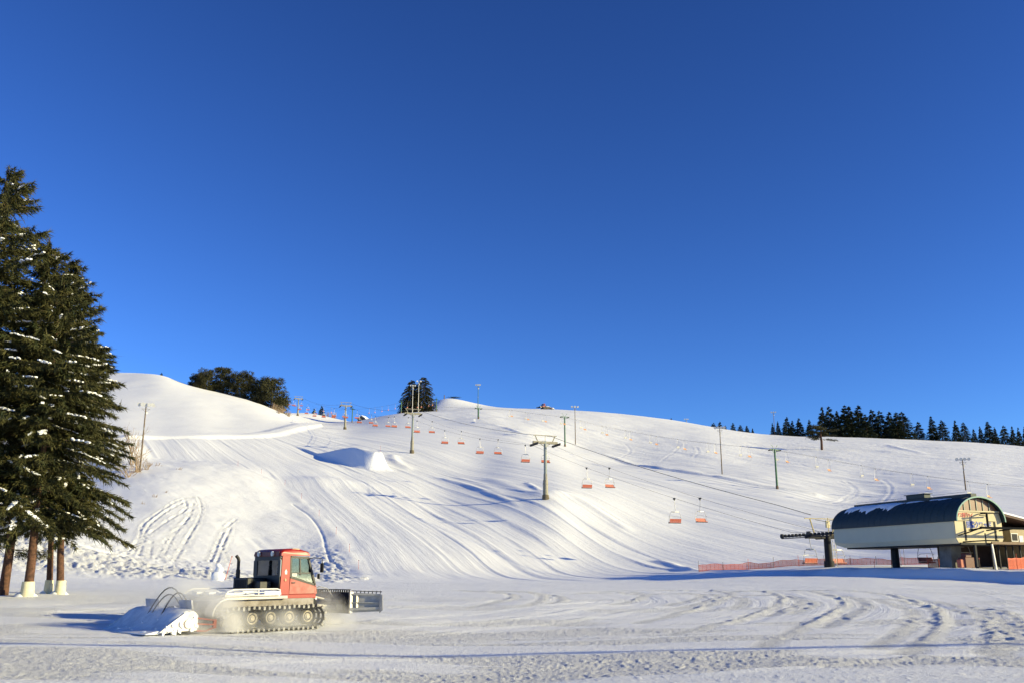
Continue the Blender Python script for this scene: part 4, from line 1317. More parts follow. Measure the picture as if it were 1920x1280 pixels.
def make_green_tower(h, g=1.5):
    t = empty('green_lift_tower', (0,0,0))
    b = MB(); b.tube([(0,0,-1),(0,0,0.9)], [0.42,0.36], 12); b.build('footing', M['wood'], t, True)
    b = MB(); b.tube([(0,0,0.9),(0,0,h+0.2)], [0.30,0.24], 12); b.build('mast', M['green'], t, True)
    b = MB(); b.bar((-g-0.3,0,h+0.1),(g+0.3,0,h+0.1), 0.22, 0.22)
    for s in (-1, 1): b.bar((0,0,h-0.9),(s*g*0.8,0,h), 0.10, 0.10)
    b.build('crossarm', M['green'], t)
    b = MB()
    for s in (-1, 1):
        b.bar((s*0.3,0,h+0.2),(s*0.9,0,h+1.3), 0.09, 0.09)
        b.bar((s*0.9,0,h+1.3),(s*1.35,0,h+1.3), 0.09, 0.09)
    b.build('service_frame', M['green'], t)
    for s in (-1, 1):
        b = MB(); b.box((s*g-0.06,-0.9,h-0.14),(s*g+0.06,0.9,h+0.0), 0.02)
        for k in range(4): b.cyl((s*g-0.07,-0.75+0.5*k,h-0.14),(s*g+0.07,-0.75+0.5*k,h-0.14), 0.17, n=10)
        b.build('sheave_train', M['dark'], t)
    return t
for Y, lab in ((258.5, 'green lift tower above the station roof, tallest of the green ones'), (359, 'green lift tower beside a lamp pole behind the biggest grey tower'),
               (428, 'green lift tower half hidden behind the ridge and a lamp pole')):
    q = dbl(Y); z0 = ground(q.x, q.y)
    t = make_green_tower(max(4.0, dbl_z(Y)-z0+0.1)); t.location = (q.x, q.y, z0); t.rotation_euler = (0,0,DROT)
    tag(t, lab, 'lift tower', 'green lift towers')
# third lift along the crest
C3 = [(660,793,764,500),(752,776,751,508),(818,775,746,516)]
pp = []
for (px, pb, ptp, Y), lab in zip(C3, ('dark green lift tower next to the hut at the head of the run', 'short green lift tower at the foot of the double conifer, hut side',
                                     'short green lift tower between the double conifer and the bald knoll')):
    q = on_ground_Y(px, Y); top = at(px, ptp, Y).z
    t = make_green_tower(max(4.5, top-q.z-0.6), 1.2); t.location = q; t.rotation_euler = (0,0,R(78))
    tag(t, lab, 'lift tower', 'green lift towers')
    pp.append(Vector((q.x, q.y, q.z+max(4.5, top-q.z-0.6)-0.1)))
p0 = at(590, 756, 496); pp = [p0] + pp
b = MB(); b.tube([q for a, c in zip(pp[:-1], pp[1:]) for q in [a.lerp(c, t)-Vector((0,0,4*t*(1-t)*0.9)) for t in np.linspace(0,1,9)[:-1]]]+[pp[-1]], 0.03, 4)
tag(b.build('haul_rope', M['rope'], None, True), 'short rope of the crest lift running to the double conifer', 'rope')
d3 = make_double_chair(mat('coral_seat', (0.66,0.25,0.17), 0.6, 0, 0.1, 4))
for k, px in enumerate((607, 622, 692, 703, 716, 728, 741, 764, 773, 783, 790, 804, 811)):
    o = d3 if k == 0 else copy_tree(d3)
    j = max(i for i in range(len(pp)-1) if px >= proj(pp[i])[0]-1e-3 or i == 0)
    a, c = pp[j], pp[j+1]
    pa, pc = proj(a)[0], proj(c)[0]
    t = min(max((px-pa)/(pc-pa), 0), 1)
    o.location = a.lerp(c, t)-Vector((0,0,4*t*(1-t)*0.9)); o.rotation_euler = (0,0,R(78)+R(random.uniform(-10,10)))
    tag(o, 'tiny coral chair of the crest lift, %s counting toward the bald knoll' % NUM[k], 'lift chair', 'chairs of the crest lift')
# ------------------------------------------------------------------ cedars beside the flat
def unit(v): return v/np.maximum(np.linalg.norm(v, axis=-1, keepdims=True), 1e-9)

class Leaves:
    """needle tufts gathered as thin triangles"""
    def __init__(s): s.V, s.n = [], 0
    def tufts(s, base, d, length, width, rg):
        n = len(base)
        if n == 0: return
        d = unit(d)
        up = rg.normal(size=(n, 3)); side = unit(np.cross(d, up))
        L = length[:, None] if np.ndim(length) else length
        W = width[:, None] if np.ndim(width) else width
        a = base - side*W*0.5 - d*L*0.12; b = base + side*W*0.5 - d*L*0.12; c = base + d*L
        s.V.append(np.stack([a, b, c], 1).reshape(-1, 3)); s.n += n
    def mesh(s, name, m):
        V = np.concatenate(s.V)
        return np_mesh(name, V, np.arange(len(V)).reshape(-1, 3), m)

def make_cedar(seed, H, zb, Rm, dens=1.0, snow_p=0.5, lean=(0, 0), low=None, r0=0.34):
    rg = np.random.default_rng(seed)
    t = empty('cedar_tree', (0, 0, 0))
    zs = np.linspace(-0.5, H, 16)
    tp = [(lean[0]*z/H+0.05*math.sin(z*0.7+seed), lean[1]*z/H, z) for z in zs]
    tr = MB(); tr.tube(tp, [max(0.03, r0*(1-z/H*0.95))*(1.12 if z < 0.6 else 1) for z in zs], 14)
    trunk = tr.build('trunk', M['bark'], t, True)
    lv, br, sn = Leaves(), MB(), MB()
    z = zb
    k = 0
    while z < H-0.3:
        f = (z-zb)/(H-zb)
        prof = (1-f)**0.66*(0.80+0.25*min(1, f/0.12))+0.03
        L = Rm*prof*rg.uniform(0.72, 1.12)
        az = rg.uniform(0, 2*math.pi)
        cz = np.array([lean[0]*z/H, lean[1]*z/H, z])
        out = np.array([math.cos(az), math.sin(az), 0.0]); lat = np.array([-out[1], out[0], 0.0])
        el = math.tan(R(-15+46*f**1.1 + rg.uniform(-7, 7)))
        droop = (0.055 if f < 0.7 else 0.02)*rg.uniform(0.7, 1.4)*3.0/max(L, 1.0)
        def bp(s_): return cz + out*s_[:, None] + np.outer(el*s_ - droop*s_**2, (0, 0, 1)) + lat*(0.10*np.sin(s_*1.1+k))[:, None]
        ss = np.linspace(0, L, 7)
        pts = bp(ss)
        br.tube([tuple(p) for p in pts], [max(0.008, 0.055*prof**0.5*(1-q/L*0.85)) for q in ss], 4, False)
        # twigs fanning out from the branch
        n = int(L*0.9/0.062*dens)+4
        s_ = rg.uniform(0.08*L, L, n)
        base = bp(s_)
        sgn = rg.choice([-1.0, 1.0], n)
        fr = s_/L
        tl = (0.18+1.15*(1-fr)**0.7*min(1.0, L/3.2))*rg.uniform(0.55, 1.1, n)*(0.55+0.45*np.minimum(1, fr*3))
        td = out*(0.75+0.5*fr)[:, None] + lat*(sgn*rg.uniform(0.5, 1.25, n)*(1.15-fr*0.9))[:, None] + np.outer(rg.uniform(-0.50, -0.02, n), (0, 0, 1))
        td = unit(td)
        m = np.maximum(3, (tl/0.065*dens).astype(int))
        idx = np.repeat(np.arange(n), m)
        q = rg.uniform(0.0, 1.0, len(idx))
        tb = base[idx]+td[idx]*(tl[idx]*q)[:, None]
        tb[:, 2] -= (0.30*(tl[idx]*q)**2)
        dd = td[idx]+np.outer(-0.45*q, (0, 0, 1))+rg.normal(0, 0.42, (len(idx), 3))
        lv.tufts(tb, dd, rg.uniform(0.18, 0.42, len(idx)), rg.uniform(0.045, 0.085, len(idx)), rg)
        # shaggy hang below the branch and tip
        n2 = int(L*22*dens)+6
        s2 = rg.uniform(0.03*L, L*1.0, n2)
        lv.tufts(bp(s2)+rg.normal(0, 0.09, (n2, 3))*np.array([1, 1, 0.6]), out*0.5+np.outer(rg.uniform(-1.2, 0.1, n2), (0, 0, 1))+rg.normal(0, 0.3, (n2, 3)),
                 rg.uniform(0.25, 0.62, n2), rg.uniform(0.04, 0.075, n2), rg)
        nt = 10
        lv.tufts(np.repeat(bp(np.array([L*0.985])), nt, 0), out*1.0+rg.normal(0, 0.35, (nt, 3))+np.array([0, 0, el-2*droop*L]), rg.uniform(0.2, 0.45, nt), 0.05, rg)
        # snow lying along the boughs in thin broken streaks
        if rg.random() < snow_p*1.25 and L > 0.9:
            for _ in range(1 if L < 2.5 else int(rg.integers(1, 4))):
                s0 = rg.uniform(0.2, 0.75)*L; s1 = min(L*0.99, s0+rg.uniform(0.2, 0.5)*L)
                off_l = rg.uniform(-0.55, 0.55)*min(1.0, L/3)
                q = np.arange(s0, s1, 0.10)
                if len(q) < 2: continue
                P_ = bp(q)+lat*(off_l*(1.1-q/L*0.8))[:, None]
                on = vnoise(q*1.3, q*0+k*7.7, seed) > -0.15
                for i_ in range(len(q)-1):
                    if not on[i_] or rg.random() < 0.2: continue
                    d_ = unit(P_[i_+1]-P_[i_]+rg.normal(0, .02, 3)); sd_ = unit(np.cross(d_, (0, 0, 1))); up_ = np.cross(sd_, d_)
                    w_ = rg.uniform(0.02, 0.065)*(1.3 if L > 2.5 else 0.8)
                    c_ = P_[i_]+np.array([rg.normal(0, .03), rg.normal(0, .03), 0.10+abs(rg.normal(0, .025))])
                    sn.obox(c_, d_, sd_, up_, rg.uniform(0.05, 0.10), w_, w_*0.55)
        z += rg.uniform(0.055, 0.145)*(1.25-0.45*f)/dens**0.3
        k += 1
    # leader
    n3 = int(120)
    zz = rg.uniform(H-1.6, H+0.2, n3)
    lv.tufts(np.stack([np.full(n3, lean[0])*zz/H+rg.normal(0, .06, n3), np.full(n3, lean[1])*zz/H+rg.normal(0, .06, n3), zz], 1),
             rg.normal(0, .6, (n3, 3))+np.array([0, 0, 0.6]), rg.uniform(.15, .4, n3), 0.05, rg)
    if low:
        zl, az, L = low
        out = np.array([math.cos(az), math.sin(az), -0.06])
        br.tube([tuple(np.array([0, 0, zl])+out*q) for q in np.linspace(0, L, 5)], [0.03, 0.025, 0.02, 0.015, 0.008], 5, False)
        n4 = 420
        q = rg.uniform(0.5, L, n4)
        lv.tufts(np.array([0, 0, zl])+out*q[:, None]+rg.normal(0, .16, (n4, 3))*np.array([1, 1, .7])-np.outer(rg.uniform(0, .35, n4), (0, 0, 1)), out+rg.normal(0, .5, (n4, 3))+np.array([0, 0, -.5]),
                 rg.uniform(.14, .34, n4), 0.045, rg)
    br.build('branch', M['bark_grey'], trunk)
    link('crown', lv.mesh('crown', M['needles']), t)
    if sn.v: sn.build('snow_load', M['snow_thing'], t, True, kind='stuff')
    return t

def _snow(sn, run, rg):
    n = len(run)
    rs = [0.035+0.09*math.sin(math.pi*(i+0.6)/(n+0.2))*rg.uniform(0.6, 1.25) for i in range(n)]
    sn.tube(run, rs, 6)

def place_cedar(px, py, Y, top_px, top_py, seed, Rm, zb, label, wrap=True, low=None, snow_p=0.5, r0=0.34, spread=None):
    q = on_ground_Y(px, Y); 
    tp = at(top_px, top_py, Y)
    H = tp.z-q.z
    t = make_cedar(seed, H, zb, Rm, 1.0, snow_p, (tp.x-q.x, 0.0), low, r0)
    t.location = q
    tag(t, label, 'cedar', 'tall cedars beside the flat')
    if wrap:
        b = MB(); n = 16
        b.tube([(0,0,-0.1),(0,0,0.3),(0,0,0.62),(0,0,0.82)], [r0*1.42, r0*1.34, r0*1.27, r0*1.22], n)
        b.build('trunk_wrap', M['wrap'], t, True)
        s_ = MB()
        s_.tube([(0,0,-0.25),(0,0,0.02),(0.1,-0.1,0.12)], [r0*3.2, r0*2.3, r0*1.2], 14)
        s_.build('snow_collar', M['snow_thing'], t, True)
    return t
place_cedar(-88, 1117, 54, 16, 318, 11, 6.6, 4.4, 'tallest cedar, mostly cut off by the picture edge, its trunk out of sight', r0=0.32)
place_cedar(6, 1117, 56.5, 92, 452, 12, 5.6, 5.2, 'cedar with a bare unwrapped trunk and a low side branch', wrap=False, low=(2.6, -0.05, 2.3), r0=0.28)
place_cedar(50, 1118, 55.5, 118, 530, 13, 5.0, 4.6, 'cedar with the thickest cream-wrapped trunk, in front of two slimmer trunks', r0=0.27)
place_cedar(90, 1112, 59.5, 128, 520, 14, 5.0, 4.6, 'cedar with a slim wrapped trunk touching the trunk beside the snow groomer side', r0=0.20)
place_cedar(112, 1112, 59, 134, 496, 15, 4.7, 4.3, 'outermost cedar toward the snow groomer, snow on its long low boughs', r0=0.23, snow_p=0.85)

# ------------------------------------------------------------------ conifers on the skyline
def conifer_mesh(seed, H, Rm, bare=0.06, n=2600, power=0.9, tuft=(0.35, 0.9), wid=(0.12, 0.28), m='fir', ragged=0.25):
    rg = np.random.default_rng(seed)
    lv = Leaves()
    layers = max(9, int(H/0.75))
    for i in range(layers):
        f = (i+rg.uniform(-.8, .8))/layers
        f = min(max(f, 0), 0.985)
        z = H*(bare+(1-bare)*f)
        Rr = Rm*((1-f)**power)*rg.uniform(0.78, 1.12)+0.12
        arms = max(5, int(11*(1-f)+4))
        for a in np.linspace(0, 2*math.pi, arms, endpoint=False)+rg.uniform(0, 6):
            f = min(max((i+rg.uniform(-1.0, 1.0))/layers, 0), 0.985); z = H*(bare+(1-bare)*f); Rr = Rm*((1-f)**power)+0.10
            L = Rr*rg.uniform(1-ragged, 1+ragged*0.45)
            out = np.array([math.cos(a), math.sin(a), 0])
            c = max(3, int(n/layers/arms))
            s_ = L*rg.uniform(0.05, 1, c)**0.7
            zz = z-0.16*s_-0.05*s_**2+rg.normal(0, .10+.22*(1-f), c)
            b = out*s_[:, None]+np.outer(zz, (0, 0, 1))+np.cross(out, (0, 0, 1))*(rg.normal(0, .22, c)*L*(1.05-s_/L))[:, None]
            k_ = 0.45+0.55*(1-f)**0.7
            lv.tufts(b, out*0.9+np.outer(rg.uniform(-.7, .15, c), (0, 0, 1))+rg.normal(0, .3, (c, 3)), rg.uniform(*tuft, c)*k_, rg.uniform(*wid, c)*k_, rg)
    lv.tufts(np.stack([rg.normal(0, .06, 24), rg.normal(0, .06, 24), rg.uniform(H*.93, H, 24)], 1), rg.normal(0, .35, (24, 3))+np.array([0, 0, .8]), rg.uniform(.3, .7, 24), 0.12, rg)
    return lv.mesh('crown', M[m])

def simple_tree(name, crown, H, r, m=None):
    t = empty(name, (0, 0, 0))
    b = MB(); b.tube([(0,0,-1.0),(0.03,0,H*0.4),(0,0,H*0.85)], [r, r*0.75, r*0.2], 7); b.build('trunk', m or M['bark'], t, True)
    link('crown', crown, t)
    return t

firs = [simple_tree('fir_tree', conifer_mesh(40+i, 12.0, rm, 0.01, 4200, pw, (0.45, 1.15), (0.16, 0.36), 'fir', 0.42), 12.0, 0.2) for i, (rm, pw) in enumerate(((3.3, 0.85), (2.8, 1.0), (3.9, 0.75), (3.0, 0.9), (3.5, 1.1), (2.6, 0.7)))]
used = [False]*6
def place_fir(px, Y, htop, label, group, v=None, base=None, sx=1.0, rg=np.random.default_rng(5)):
    v = int(rg.integers(0, 6)) if v is None else v
    q = on_ground_Y(px, Y)
    if base is not None: q.z = at(px, base, Y).z
    H = at(px, htop, Y).z-q.z
    o = firs[v] if not used[v] else copy_tree(firs[v])
    used[v] = True
    k = H/12.0
    o.location = q; o.rotation_euler = (rg.normal(0, .025), rg.normal(0, .025), rg.uniform(0, 6.28)); w_ = k*sx*rg.uniform(0.85, 1.25); o.scale = (w_, w_, k)
    tag(o, label, 'fir', group)
row = [(1450,792),(1460,789),(1476,781),(1486,788),(1500,784),(1519,786),(1544,763),(1558,762),(1571,770),(1585,760),(1599,762),(1612,760),(1627,776),(1640,767),(1655,769),(1671,772),
       (1684,773),(1697,771),(1724,790),(1751,780),(1768,787),(1795,788),(1811,791),(1829,803),(1841,799),(1857,790),(1868,800),(1886,797),(1902,799),(1913,801),(1926,798)]
rr_ = np.random.default_rng(6)
for k, (px, pt) in enumerate(row):
    place_fir(px, 548+rr_.uniform(-12, 14), pt, 'dark fir in the long skyline row, %s from the lone pine end outward' % NUM[k], 'firs in the long skyline row', sx=1.3 if 1490 < px < 1710 else 1.1)
for k, (px, pt) in enumerate(((1338,792),(1350,790),(1361,797),(1375,792),(1389,796),(1402,797),(1412,802))):
    place_fir(px, 655+rr_.uniform(-8, 8), pt, 'dark fir in the short clump on the skyline before the gap, %s going outward' % NUM[k], 'firs in the short skyline clump', v=(2, 0, 1, 2, 2, 0, 1)[k], base=814, sx=1.35)
place_fir(1259, 672, 783, 'tiny lone fir tip peeping over the long white ridge', None, v=0, base=796, sx=1.2)
place_fir(303, 520, 698, 'small dark fir on the bald hill crest beside the round trees', None, v=2, base=714, sx=1.1)

# round-headed pines on the bald hill, and the double conifer
def round_tree(seed, H, Rm, m='olive', n=11000):
    rg = np.random.default_rng(seed)
    lv = Leaves()
    cl = []
    for _ in range(95):
        f = rg.uniform(0.02, 0.96); a = rg.uniform(0, 6.28)
        rr = Rm*math.sqrt(max(0.02, 1-(abs(f-0.42)/0.6)**2.6))*rg.uniform(0.3, 0.92)
        cl.append((rr*math.cos(a), rr*math.sin(a), H*f, rg.uniform(0.16, 0.30)*Rm))
    per = n//len(cl)
    for cx, cy, cz, cr in cl:
        d = unit(rg.normal(size=(per, 3)))
        b = np.array([cx, cy, cz])+d*cr*(rg.uniform(0.3, 1, per)**0.5)[:, None]*np.array([1.25, 1.25, 0.8])
        b[:, 2] = np.maximum(b[:, 2], 0.15)
        lv.tufts(b, d+np.array([0, 0, -.1])+rg.normal(0, .4, (per, 3)), rg.uniform(.4, .95, per), rg.uniform(.16, .34, per), rg)
    return lv.mesh('crown', M[m])
rt = [simple_tree('round_pine', round_tree(70+i, 13.0, rm), 13.0, 0.3, M['bark_grey']) for i, rm in enumerate((6.6, 5.8, 6.4))]
for k, (px, Y, pt, pb, w_, lab) in enumerate(((384,495,693,730,1.0,'broad round-headed pine nearest the bald crest'), (416,500,690,736,1.0,'round-headed pine, tallest in the hilltop group'), (454,498,697,748,1.0,'round-headed pine in the middle of the hilltop group'),
                                        (486,496,715,758,0.8,'small low pine between two larger round-headed pines'), (508,494,708,772,1.0,'round-headed pine at the downhill end of the hilltop group, over bare shrubs'),
                                        (370,505,700,728,0.8,'narrow round-headed pine leaning out toward the snow crest'))):
    o = rt[k] if k < 3 else copy_tree(rt[k % 3])
    q = on_ground_Y(px, Y); q.z = min(q.z, at(px, pb+6, Y).z)
    H = at(px, pt, Y).z-q.z
    o.location = q; o.rotation_euler = (0, 0, k*1.3); s_ = H/13.0; o.scale = (max(s_, 0.95)*w_, max(s_, 0.95)*w_, s_)
    tag(o, lab, 'pine tree', 'round pines on the bald hill')
for px, pt, seed, rm, lab in ((771,712,81,9.6,'left-bulging shorter half of the double conifer on the crest'), (793,706,82,9.8,'taller pointed half of the double conifer on the crest')):
    lab = lab.replace('left-bulging ', 'bulging ')
    q = on_ground_Y(px, 540); q.z = at(px, 774, 540).z
    H = at(px, pt, 540).z-q.z
    t = simple_tree('big_conifer', conifer_mesh(seed, H, rm, 0.005, 22000, 0.46, (0.5, 1.3), (0.18, 0.42), 'olive', 0.3), H, 0.45)
    t.location = q
    tag(t, lab, 'conifer', 'conifers of the pair on the crest')
# lone pine on the far slope
def lone_pine():
    t = empty('lone_pine', (0, 0, 0))
    b = MB(); b.tube([(0,0,-1),(0.1,0,3),(0.0,0,5.5),(0.3,0,8.2)], [0.42,0.36,0.28,0.12], 9)
    tr = b.build('trunk', M['bark'], t, True)
    rg = np.random.default_rng(91); lv = Leaves(); br = MB()
    for k in range(26):
        z = rg.uniform(4.0, 8.8); a = rg.uniform(0, 6.28); L = rg.uniform(1.6, 5.0)*(1.0 if z < 7.5 else 0.6)
        o = np.array([math.cos(a)*1.0, math.sin(a)*0.8, rg.uniform(-.2, .28)])
        e = np.array([0, 0, z])+o*L
        br.tube([(0.05,0,z-0.4), tuple((np.array([0, 0, z-.2])+e)/2), tuple(e)], [0.10, 0.07, 0.03], 5, False)
        n = 190
        f = rg.uniform(0.45, 1.1, n)
        lv.tufts(np.array([0, 0, z])+o*(L*f)[:, None]+rg.normal(0, .38, (n, 3))*np.array([1.2, 1.2, .55]), o+rg.normal(0, .6, (n, 3)), rg.uniform(.25, .6, n), rg.uniform(.08, .2, n), rg)
    br.build('limb', M['bark'], tr, True)
    link('crown', lv.mesh('crown', M['olive']), t)
    return t
t = lone_pine(); q = on_ground(1541, 843); t.location = q
k = (at(1541, 797, q.y).z-q.z)/9.0; t.scale = (k*1.15, k*1.15, k)
tag(t, 'lone spreading pine standing in the open snow before the fir row', 'pine tree')

# leafless shrubs and saplings
def bare_shrub(seed, H, n=26, spread=0.5):
    rg = np.random.default_rng(seed); b = MB()
    def grow(p, d, L, r, lev):
        e = p+d*L
        mid = (p+e)/2+rg.normal(0, .05*L, 3)
        b.tube([tuple(p), tuple(mid), tuple(e)], [r, r*.8, r*.55], 4, False)
        if lev > 0:
            for _ in range(int(rg.integers(2, 4))):
                q = p+(e-p)*rg.uniform(.35, 1)
                nd = d+rg.normal(0, .42, 3)+np.array([0, 0, .1]); grow(q, nd/np.linalg.norm(nd), L*rg.uniform(.45, .75), r*.55, lev-1)
    for _ in range(n):
        d = np.array([rg.normal(0, spread), rg.normal(0, spread), 1.0])
        grow(np.array([rg.normal(0, spread*H*.12), rg.normal(0, spread*H*.12), -.2]), d/np.linalg.norm(d), H*rg.uniform(.3, .5), 0.036*H/4+.012, 3 if n < 12 else 2)
    return b.build('bare_shrub', M['rust'])
for k, (px, py, H, n, sp, lab) in enumerate(((246,872,9.5,9,.22,'tall bare sapling between the cedars and the lamp pole'), (258,885,7.5,11,.34,'bare sapling thicket at the foot of the lamp pole'),
        (240,893,5.0,11,.45,'twiggy bare shrub under the outermost cedar bough'), (275,880,3.2,11,.5,'low bare shrub on the slope just past the lamp pole'), (296,874,1.6,8,.7,'small brown twig tuft above the snow bank, past the lamp pole'),
        (335,882,1.3,8,.8,'small twig tuft poking from the smooth snow bank edge'), (290,933,1.2,8,.8,'brown twig tuft above the ski tracks'), (310,925,0.9,7,.8,'tiny twig tuft right above the ski tracks'), (270,945,1.0,7,.8,'low twig tuft beside the cedar tips'))):
    q = on_ground(px, py); o = bare_shrub(100+k, H, n, sp); o.location = q
    tag(o, lab, 'shrub', 'bare shrubs on the bank')
for k, (px, py, Y, H, lab) in enumerate(((514,776,486,6.0,'bare tan shrub under the last round pine'), (528,784,474,6.5,'bare tan shrub at the sunny edge of the round pines'), (541,790,466,5.0,'outermost bare tan shrub on the hill nose below the round pines'), (523,795,450,4.0,'lowest bare tan shrub on the sunny hill nose'))):
    q = on_ground_Y(px, Y); o = bare_shrub(130+k, H, 22, .55); o.location = q
    tag(o, lab, 'shrub', 'tan shrubs on the hill nose')
for k, (px, pt, H, ev, lab) in enumerate(((588,765,0,1,'dark far evergreen behind the hill shoulder beside the pale lift tower'), (602,760,0,1,'bigger dark far evergreen behind the hill shoulder'), (612,762,7,0,'bare brown far tree behind the hill shoulder'), (625,764,7,0,'bare brown far tree beside the stepped tower'), (646,770,6,0,'bare brown far tree between two lift towers at the head of the run'))):
    Y = 655
    q = at(px, 790, Y)
    if ev:
        o = copy_tree(firs[2]); H_ = at(px, pt, Y).z-q.z; o.scale = (H_/12*1.1,)*2+(H_/12,)
    else:
        o = bare_shrub(150+k, (at(px, pt, Y).z-q.z), 16, .3)
    o.location = q
    tag(o, lab, 'tree', 'far trees behind the hill shoulder')

# ------------------------------------------------------------------ lamp poles
def lamp_pole(h, n=4, m='wood', r=0.16, arm=1.3):
    t = empty('lamp_pole', (0, 0, 0))
    b = MB(); b.tube([(0,0,-1),(0,0,h*0.5),(0,0,h)], [r*1.2, r, r*0.7], 10); b.build('pole', M[m], t, True)
    b = MB(); b.bar((-arm,0,h-0.15),(arm,0,h-0.15), 0.16, 0.16); b.bar((-arm*0.6,0,h-0.9),(arm*0.6,0,h-0.9), 0.10, 0.10)
    b.bar((0,-0.05,h-1.6),(arm*0.6,-0.05,h-0.9), 0.06, 0.06); b.bar((0,-0.05,h-1.6),(-arm*0.6,-0.05,h-0.9), 0.06, 0.06)
    b.build('crossbar', M['steel'], t)
    for k in range(n):
        x = -arm+2*arm*k/max(1, n-1)
        l = MB(); y = -0.15 if k % 2 else 0.12
        l.tube([(x,y,h+0.05),(x,y-0.2,h+0.03),(x,y-0.5,h-0.06)], [0.17, 0.32, 0.44], 12)
        l.build('floodlight', M['lamp'], t, True)
    l = MB(); l.tube([(0.2,-0.1,h-1.7),(0.3,-0.32,h-1.8)], [0.10, 0.24], 10); l.build('floodlight', M['lamp'], t, True)
    l = MB(); l.box((-0.14,-0.32,h*0.62),(0.14,-0.1,h*0.62+0.5), 0.02); l.build('junction_box', M['steel'], t)
    return t
for px, pb, ptop, Y, n, m, arm, lab in ((262,884,758,None,5,'wood',1.35,'weathered lamp pole with a wide floodlight cluster beside the cedars'),
        (1079,830,762,380,3,'wood',1.2,'slim lamp pole next to the green tower behind the biggest grey tower'),
        (1354,888,801,None,4,'wood',1.4,'lamp pole with a floodlight cluster in the middle of the far slope'),
        (1811,918,860,None,4,'wood',1.5,'lamp pole rising behind the roof of the lift station'),
        (896,785,721,430,3,'green',0.9,'lamp pole with a green foot standing against the sky by the bald knoll'),
        (773,778,722,495,3,'galv',1.2,'lamp pole rising behind the crest tower in front of the double conifer'),
        (784,770,714,510,2,'galv',1.0,'thin lamp pole deeper in front of the double conifer'),
        (1453,818,772,545,3,'wood',1.2,'lamp pole against the sky at the start of the long fir row'),
        (1287,800,785,660,3,'wood',1.2,'white lamp head just showing over the long white ridge')):
    q = on_ground(px, pb) if Y is None else on_ground_Y(px, Y)
    h = max(3.0, at(px, ptop, q.y).z-q.z)
    t = lamp_pole(h, n, m, arm=arm); t.location = q; t.rotation_euler = (0, 0, R(random.uniform(-20, 20)))
    tag(t, lab, 'lamp pole', 'floodlight poles on the slopes')

# ------------------------------------------------------------------ small things on the crest and bank
q = on_ground_Y(681, 560); q.z = at(681, 792, 560).z
t = empty('hut', q, R(-25), 'small dark hut with a snowy gable roof at the head of the run', 'hut')
b = MB(); b.box((-2.6,-2,0),(2.6,2,2.2)); b.prism([(-2.6,-2,2.2),(2.6,-2,2.2),(0,-2,3.9)], (0,4,0)); b.build('wall', M['wood'], t)
b = MB(); b.prism([(-3.1,-2.4,2.0),(0,-2.4,4.0),(0,-2.4,4.45),(-3.1,-2.4,2.4)], (0,4.8,0)); b.prism([(3.1,-2.4,2.0),(0,-2.4,4.0),(0,-2.4,4.45),(3.1,-2.4,2.4)], (0,4.8,0)); b.build('snowy_roof', M['snow_thing'], t)
b = MB(); b.box((-0.6,-2.05,0.1),(0.4,-2.003,1.9)); b.build('door', M['dark'], t)
q = on_ground_Y(833, 660)
b = MB(); b.tube([(0,0,-0.5),(0,0,2.6)], [0.35,0.3], 10); b.box((-0.4,-0.3,2.5),(0.4,0.3,2.7)); o = b.build('marker_post', M['wood'], None, True); o.location = q
tag(o, 'stubby dark post on top of the bald knoll', 'post')
rg = np.random.default_rng(171); lv = Leaves()
n = 700; a = rg.normal(0, 1, (n, 3))*np.array([2.2, 0.8, 0.32])+np.array([0, 0, 0.9])
lv.tufts(a, rg.normal(0, 1, (n, 3))*np.array([1, 1, .4]), rg.uniform(.3, .8, n), rg.uniform(.1, .25, n), rg)
o = link('low_pine_shrub', lv.mesh('low_pine_shrub', M['fir'])); o.location = on_ground_Y(851, 668)
tag(o, 'flat dark creeping pine on the bald knoll beside the post', 'shrub')
# snow lump with a leaning stake at the foot of the bank
q = on_ground(408, 1087)
bm = bmesh.new()
for (cx, cy, cz, r_) in ((0,0,0.25,0.48),(0.05,0,0.72,0.32),(-0.02,0,1.05,0.2)):
    m_ = Matrix.Translation((cx,cy,cz)); r0 = bmesh.ops.create_icosphere(bm, subdivisions=3, radius=r_, matrix=m_)
    for v in r0['verts']: v.co += Vector((math.sin(v.co.z*9+cx)*.04, math.cos(v.co.x*8)*.04, 0))
me = bpy.data.meshes.new('snow_lump'); bm.to_mesh(me); bm.free(); me.materials.append(M['snow_thing']); me.polygons.foreach_set('use_smooth', [True]*len(me.polygons))
o = link('snow_lump', me); o.location = q; o.scale = (GS*1.1,)*3
tag(o, 'upright white lump of snow at the foot of the bank beside a leaning stake', 'snow lump')
def stake(px, py, h, label, group, m='net', lean=0.0, r=0.025, Y=None):
    q = on_ground(px, py) if Y is None else on_ground_Y(px, Y)
    t = empty('marker_stake', q, 0, label, 'stake', group)
    b = MB(); b.tube([(0,0,-0.3),(lean*h,0,h)], [r, r*0.8], 6); b.build('pole', M[m], t, True)
    b = MB(); b.box((lean*h-r*1.6,-r*1.6,h-0.12),(lean*h+r*1.6,r*1.6,h), 0.004); b.build('cap', M['orange_seat'], t)
    return t
stake(421, 1084, 2.1, 'thin red stake leaning beside the upright snow lump', None, lean=0.25)
for k, (px, py) in enumerate(((446,872),(490,888),(534,910),(565,936),(598,968),(630,1002),(655,1034),(672,1066))):
    stake(px, py, 1.1, 'faint pink stake along the curved edge of the groomed run, %s counting downhill' % NUM[k], 'stakes along the groomed run', r=0.016)
for k, (px, py) in enumerate(((704,858),(712,876))):
    stake(px, py, 1.6, 'thin pink stake on the snow jump, %s from its top' % NUM[k], 'stakes on the snow jump', r=0.02)

